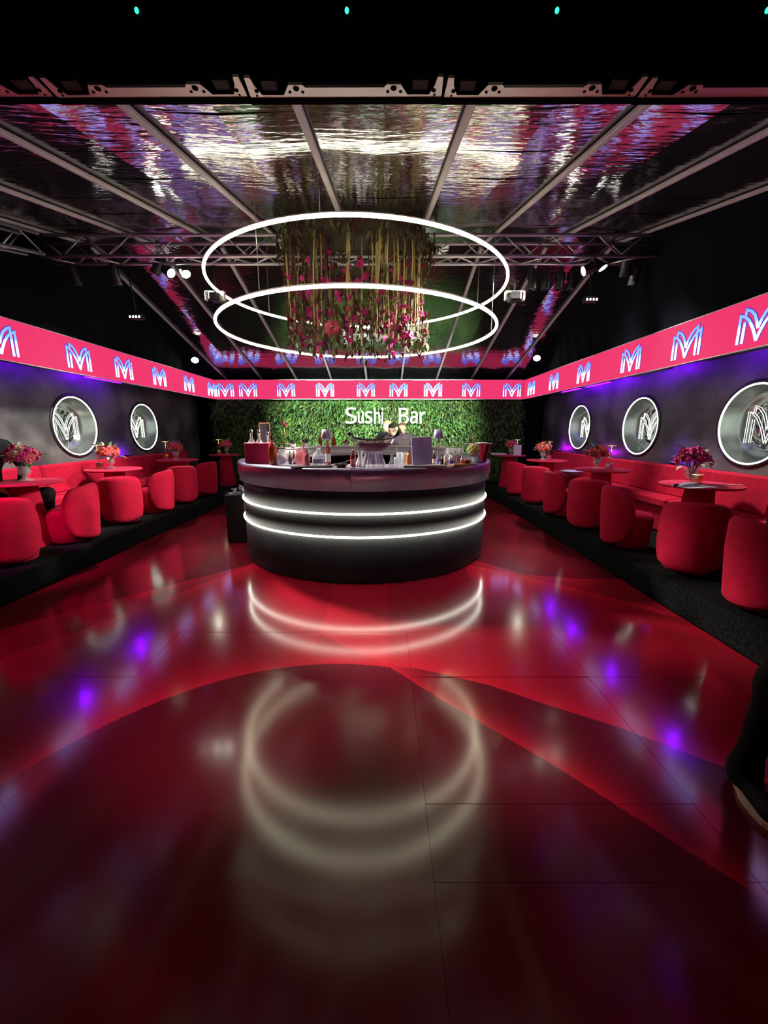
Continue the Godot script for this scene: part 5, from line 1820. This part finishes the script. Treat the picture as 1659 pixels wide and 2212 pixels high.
# ---------------------------------------------------------------- people
func build_people() -> void:
	var skin := Color(0.52, 0.30, 0.22)
	var black := Color(0.010, 0.010, 0.012)
	var short_hair := [[Vector3(0, 0.05, -0.03), Vector3(0, 0.065, 0.01), 0.082, 0.07], [Vector3(0, 0.105, 0.0), Vector3(0, 0.09, 0.055), 0.034, 0.026], [Vector3(-0.06, 0.05, -0.02), Vector3(0.06, 0.05, -0.02), 0.04, 0.04]]
	var tied := [[Vector3(0, 0.06, -0.03), Vector3(0, 0.07, 0.005), 0.088, 0.076], [Vector3(-0.062, 0.05, 0.0), Vector3(-0.07, -0.01, -0.02), 0.032, 0.02], [Vector3(0.062, 0.05, 0.0), Vector3(0.07, -0.01, -0.02), 0.032, 0.02], [Vector3(0, 0.02, -0.10), Vector3(0, -0.10, -0.13), 0.036, 0.022]]
	var j := standing(Vector3(0.0, 0.0, 0.03))
	j.look = Vector3(-0.45, -0.15, 0.9)
	var t := person("fair short-haired bartender in a black shirt standing beyond the boat bowl", "bartenders beyond the bar", Transform3D(Basis(Vector3.UP, -0.45), P(0.10, 0, 9.0)), j, {top = black, sleeve = black, forearm = skin, leg = black, shoe = black, skin = Color(0.62, 0.40, 0.30), hair = Color(0.30, 0.19, 0.10), hair_shape = short_hair})
	j = standing(Vector3(-0.06, -0.06, 0.08))
	j.look = Vector3(-0.8, -0.35, 0.35)
	j.elbow_r = Vector3(-0.24, 1.10, 0.18)
	person("dark-haired bartender with tied hair and bare arms beside the fair one", "bartenders beyond the bar", Transform3D(Basis(Vector3.UP, -0.30), P(0.30, 0, 8.5)), j, {top = Color(0.05, 0.035, 0.05), sleeve = skin, forearm = skin, leg = black, shoe = black, skin = skin, hair = Color(0.012, 0.008, 0.007), hair_shape = tied})
	j = standing(Vector3(-0.02, -0.03, 0.03))
	j.look = Vector3(-0.35, -0.1, 0.9)
	person("brown-haired bartender mostly hidden behind the two others", "bartenders beyond the bar", Transform3D(Basis(Vector3.UP, 0.1), P(0.44, 0, 9.45)), j, {top = Color(0.045, 0.03, 0.045), sleeve = Color(0.045, 0.03, 0.045), forearm = skin, leg = black, shoe = black, skin = Color(0.50, 0.28, 0.18), hair = Color(0.10, 0.045, 0.02), hair_shape = tied})
	# guest seated on the left banquette
	j = {
		pelvis = Vector3(0, 0.58, 0), waist = Vector3(0, 0.74, 0.03), chest = Vector3(0, 0.98, 0.06), neck = Vector3(0, 1.17, 0.09), head = Vector3(0, 1.30, 0.12),
		shoulder_l = Vector3(0.19, 1.10, 0.07), shoulder_r = Vector3(-0.19, 1.10, 0.07), elbow_l = Vector3(0.27, 0.86, 0.22), elbow_r = Vector3(-0.27, 0.86, 0.22), wrist_l = Vector3(0.12, 0.68, 0.30), wrist_r = Vector3(-0.12, 0.68, 0.30),
		hip_l = Vector3(0.10, 0.56, 0.05), hip_r = Vector3(-0.10, 0.56, 0.05), knee_l = Vector3(0.33, 0.55, 0.40), knee_r = Vector3(-0.30, 0.55, 0.40), ankle_l = Vector3(0.36, 0.095, 0.34), ankle_r = Vector3(-0.33, 0.095, 0.34), toe_l = Vector3(0.40, 0.036, 0.49), toe_r = Vector3(-0.37, 0.036, 0.49), look = Vector3(0.3, 0, 1),
	}
	person("guest in dark clothes seated on the left banquette at the picture's edge", "", Transform3D(Basis(Vector3.UP, PI / 2 - 0.1), P(-4.33, 0.24, 4.28)), j, {top = black, sleeve = black, forearm = black, leg = Color(0.012, 0.010, 0.014), shoe = black, skin = skin, hair = Color(0.015, 0.01, 0.01), hair_shape = tied})
	# guest standing just inside the right edge
	j = standing(Vector3(0, 0, 0))
	j.wrist_l = Vector3(0.21, 0.93, 0.12); j.elbow_l = Vector3(0.27, 1.12, -0.03)
	j.wrist_r = Vector3(-0.17, 0.95, 0.14); j.elbow_r = Vector3(-0.29, 1.16, -0.02)
	j.hip_r = Vector3(-0.13, 0.90, 0); j.knee_r = Vector3(-0.24, 0.50, 0.03); j.ankle_r = Vector3(-0.27, 0.095, 0.0); j.toe_r = Vector3(-0.30, 0.036, 0.18)
	t = person("guest in black trousers standing at the right edge, only leg and shoe showing", "", Transform3D(Basis(Vector3.UP, -0.12), P(1.815, 0, 1.42)), j, {top = black, sleeve = black, forearm = black, leg = Color(0.006, 0.006, 0.007), shoe = Color(0.014, 0.013, 0.014), skin = skin, hair = Color(0.02, 0.012, 0.01), hair_shape = short_hair})
	for k in [["ankle_l", "toe_l"], ["ankle_r", "toe_r"]]:
		var a: Vector3 = j[k[0]]
		var b: Vector3 = j[k[1]]
		var d := Vector2(b.x - a.x, b.z - a.z)
		var outline := PackedVector2Array()
		for q in 20:
			var an := TAU * q / 20
			outline.append(Vector2(0.052 * cos(an) * (0.86 if sin(an) < 0 else 1.0), d.length() * 0.5 + sin(an) * (d.length() * 0.5 + 0.05)))
		var st := begin()
		XF = Transform3D(Basis(Vector3.UP, atan2(d.x, d.y)) * Basis(Vector3.RIGHT, PI / 2), Vector3(a.x, 0.024, a.z))
		prism(st, outline, 0.0, 0.023)
		XF = Transform3D.IDENTITY
		obj("shoe_sole", st, M.bloom_cream, t)

# ---------------------------------------------------------------- scene
func _ready() -> void:
	# camera: ultra-wide phone lens at 1.5 m, pitched down
	var cam := Camera3D.new()
	cam.name = "camera"
	add_child(cam)
	cam.position = Vector3(0, 1.5, 0)
	cam.rotation_degrees = Vector3(-11.566, 0, 0)
	cam.fov = rad_to_deg(2.0 * atan(1106.0 / 860.0))
	cam.near = 0.05
	cam.far = 80.0
	cam.current = true
	var we := WorldEnvironment.new()
	we.name = "world"
	var env := Environment.new()
	env.background_mode = Environment.BG_COLOR
	env.background_color = Color(0, 0, 0)
	env.tonemap_mode = Environment.TONE_MAPPER_LINEAR
	env.tonemap_exposure = 1.0
	env.sdfgi_enabled = true
	env.ssao_enabled = true
	env.ssil_enabled = true
	we.environment = env
	add_child(we)
	rng.seed = 1
	make_materials()
	blossom = flower_mesh(5, 0.045)
	rose_bloom = flower_mesh(7, 0.05)
	build_shell()
	build_screens()
	build_portholes()
	build_foliage_wall()
	build_bar()
	build_rings()
	build_lights_and_rigging()
	build_banquettes()
	build_tables()
	build_chairs()
	build_hanging_garden()
	build_bar_items()
	build_people()
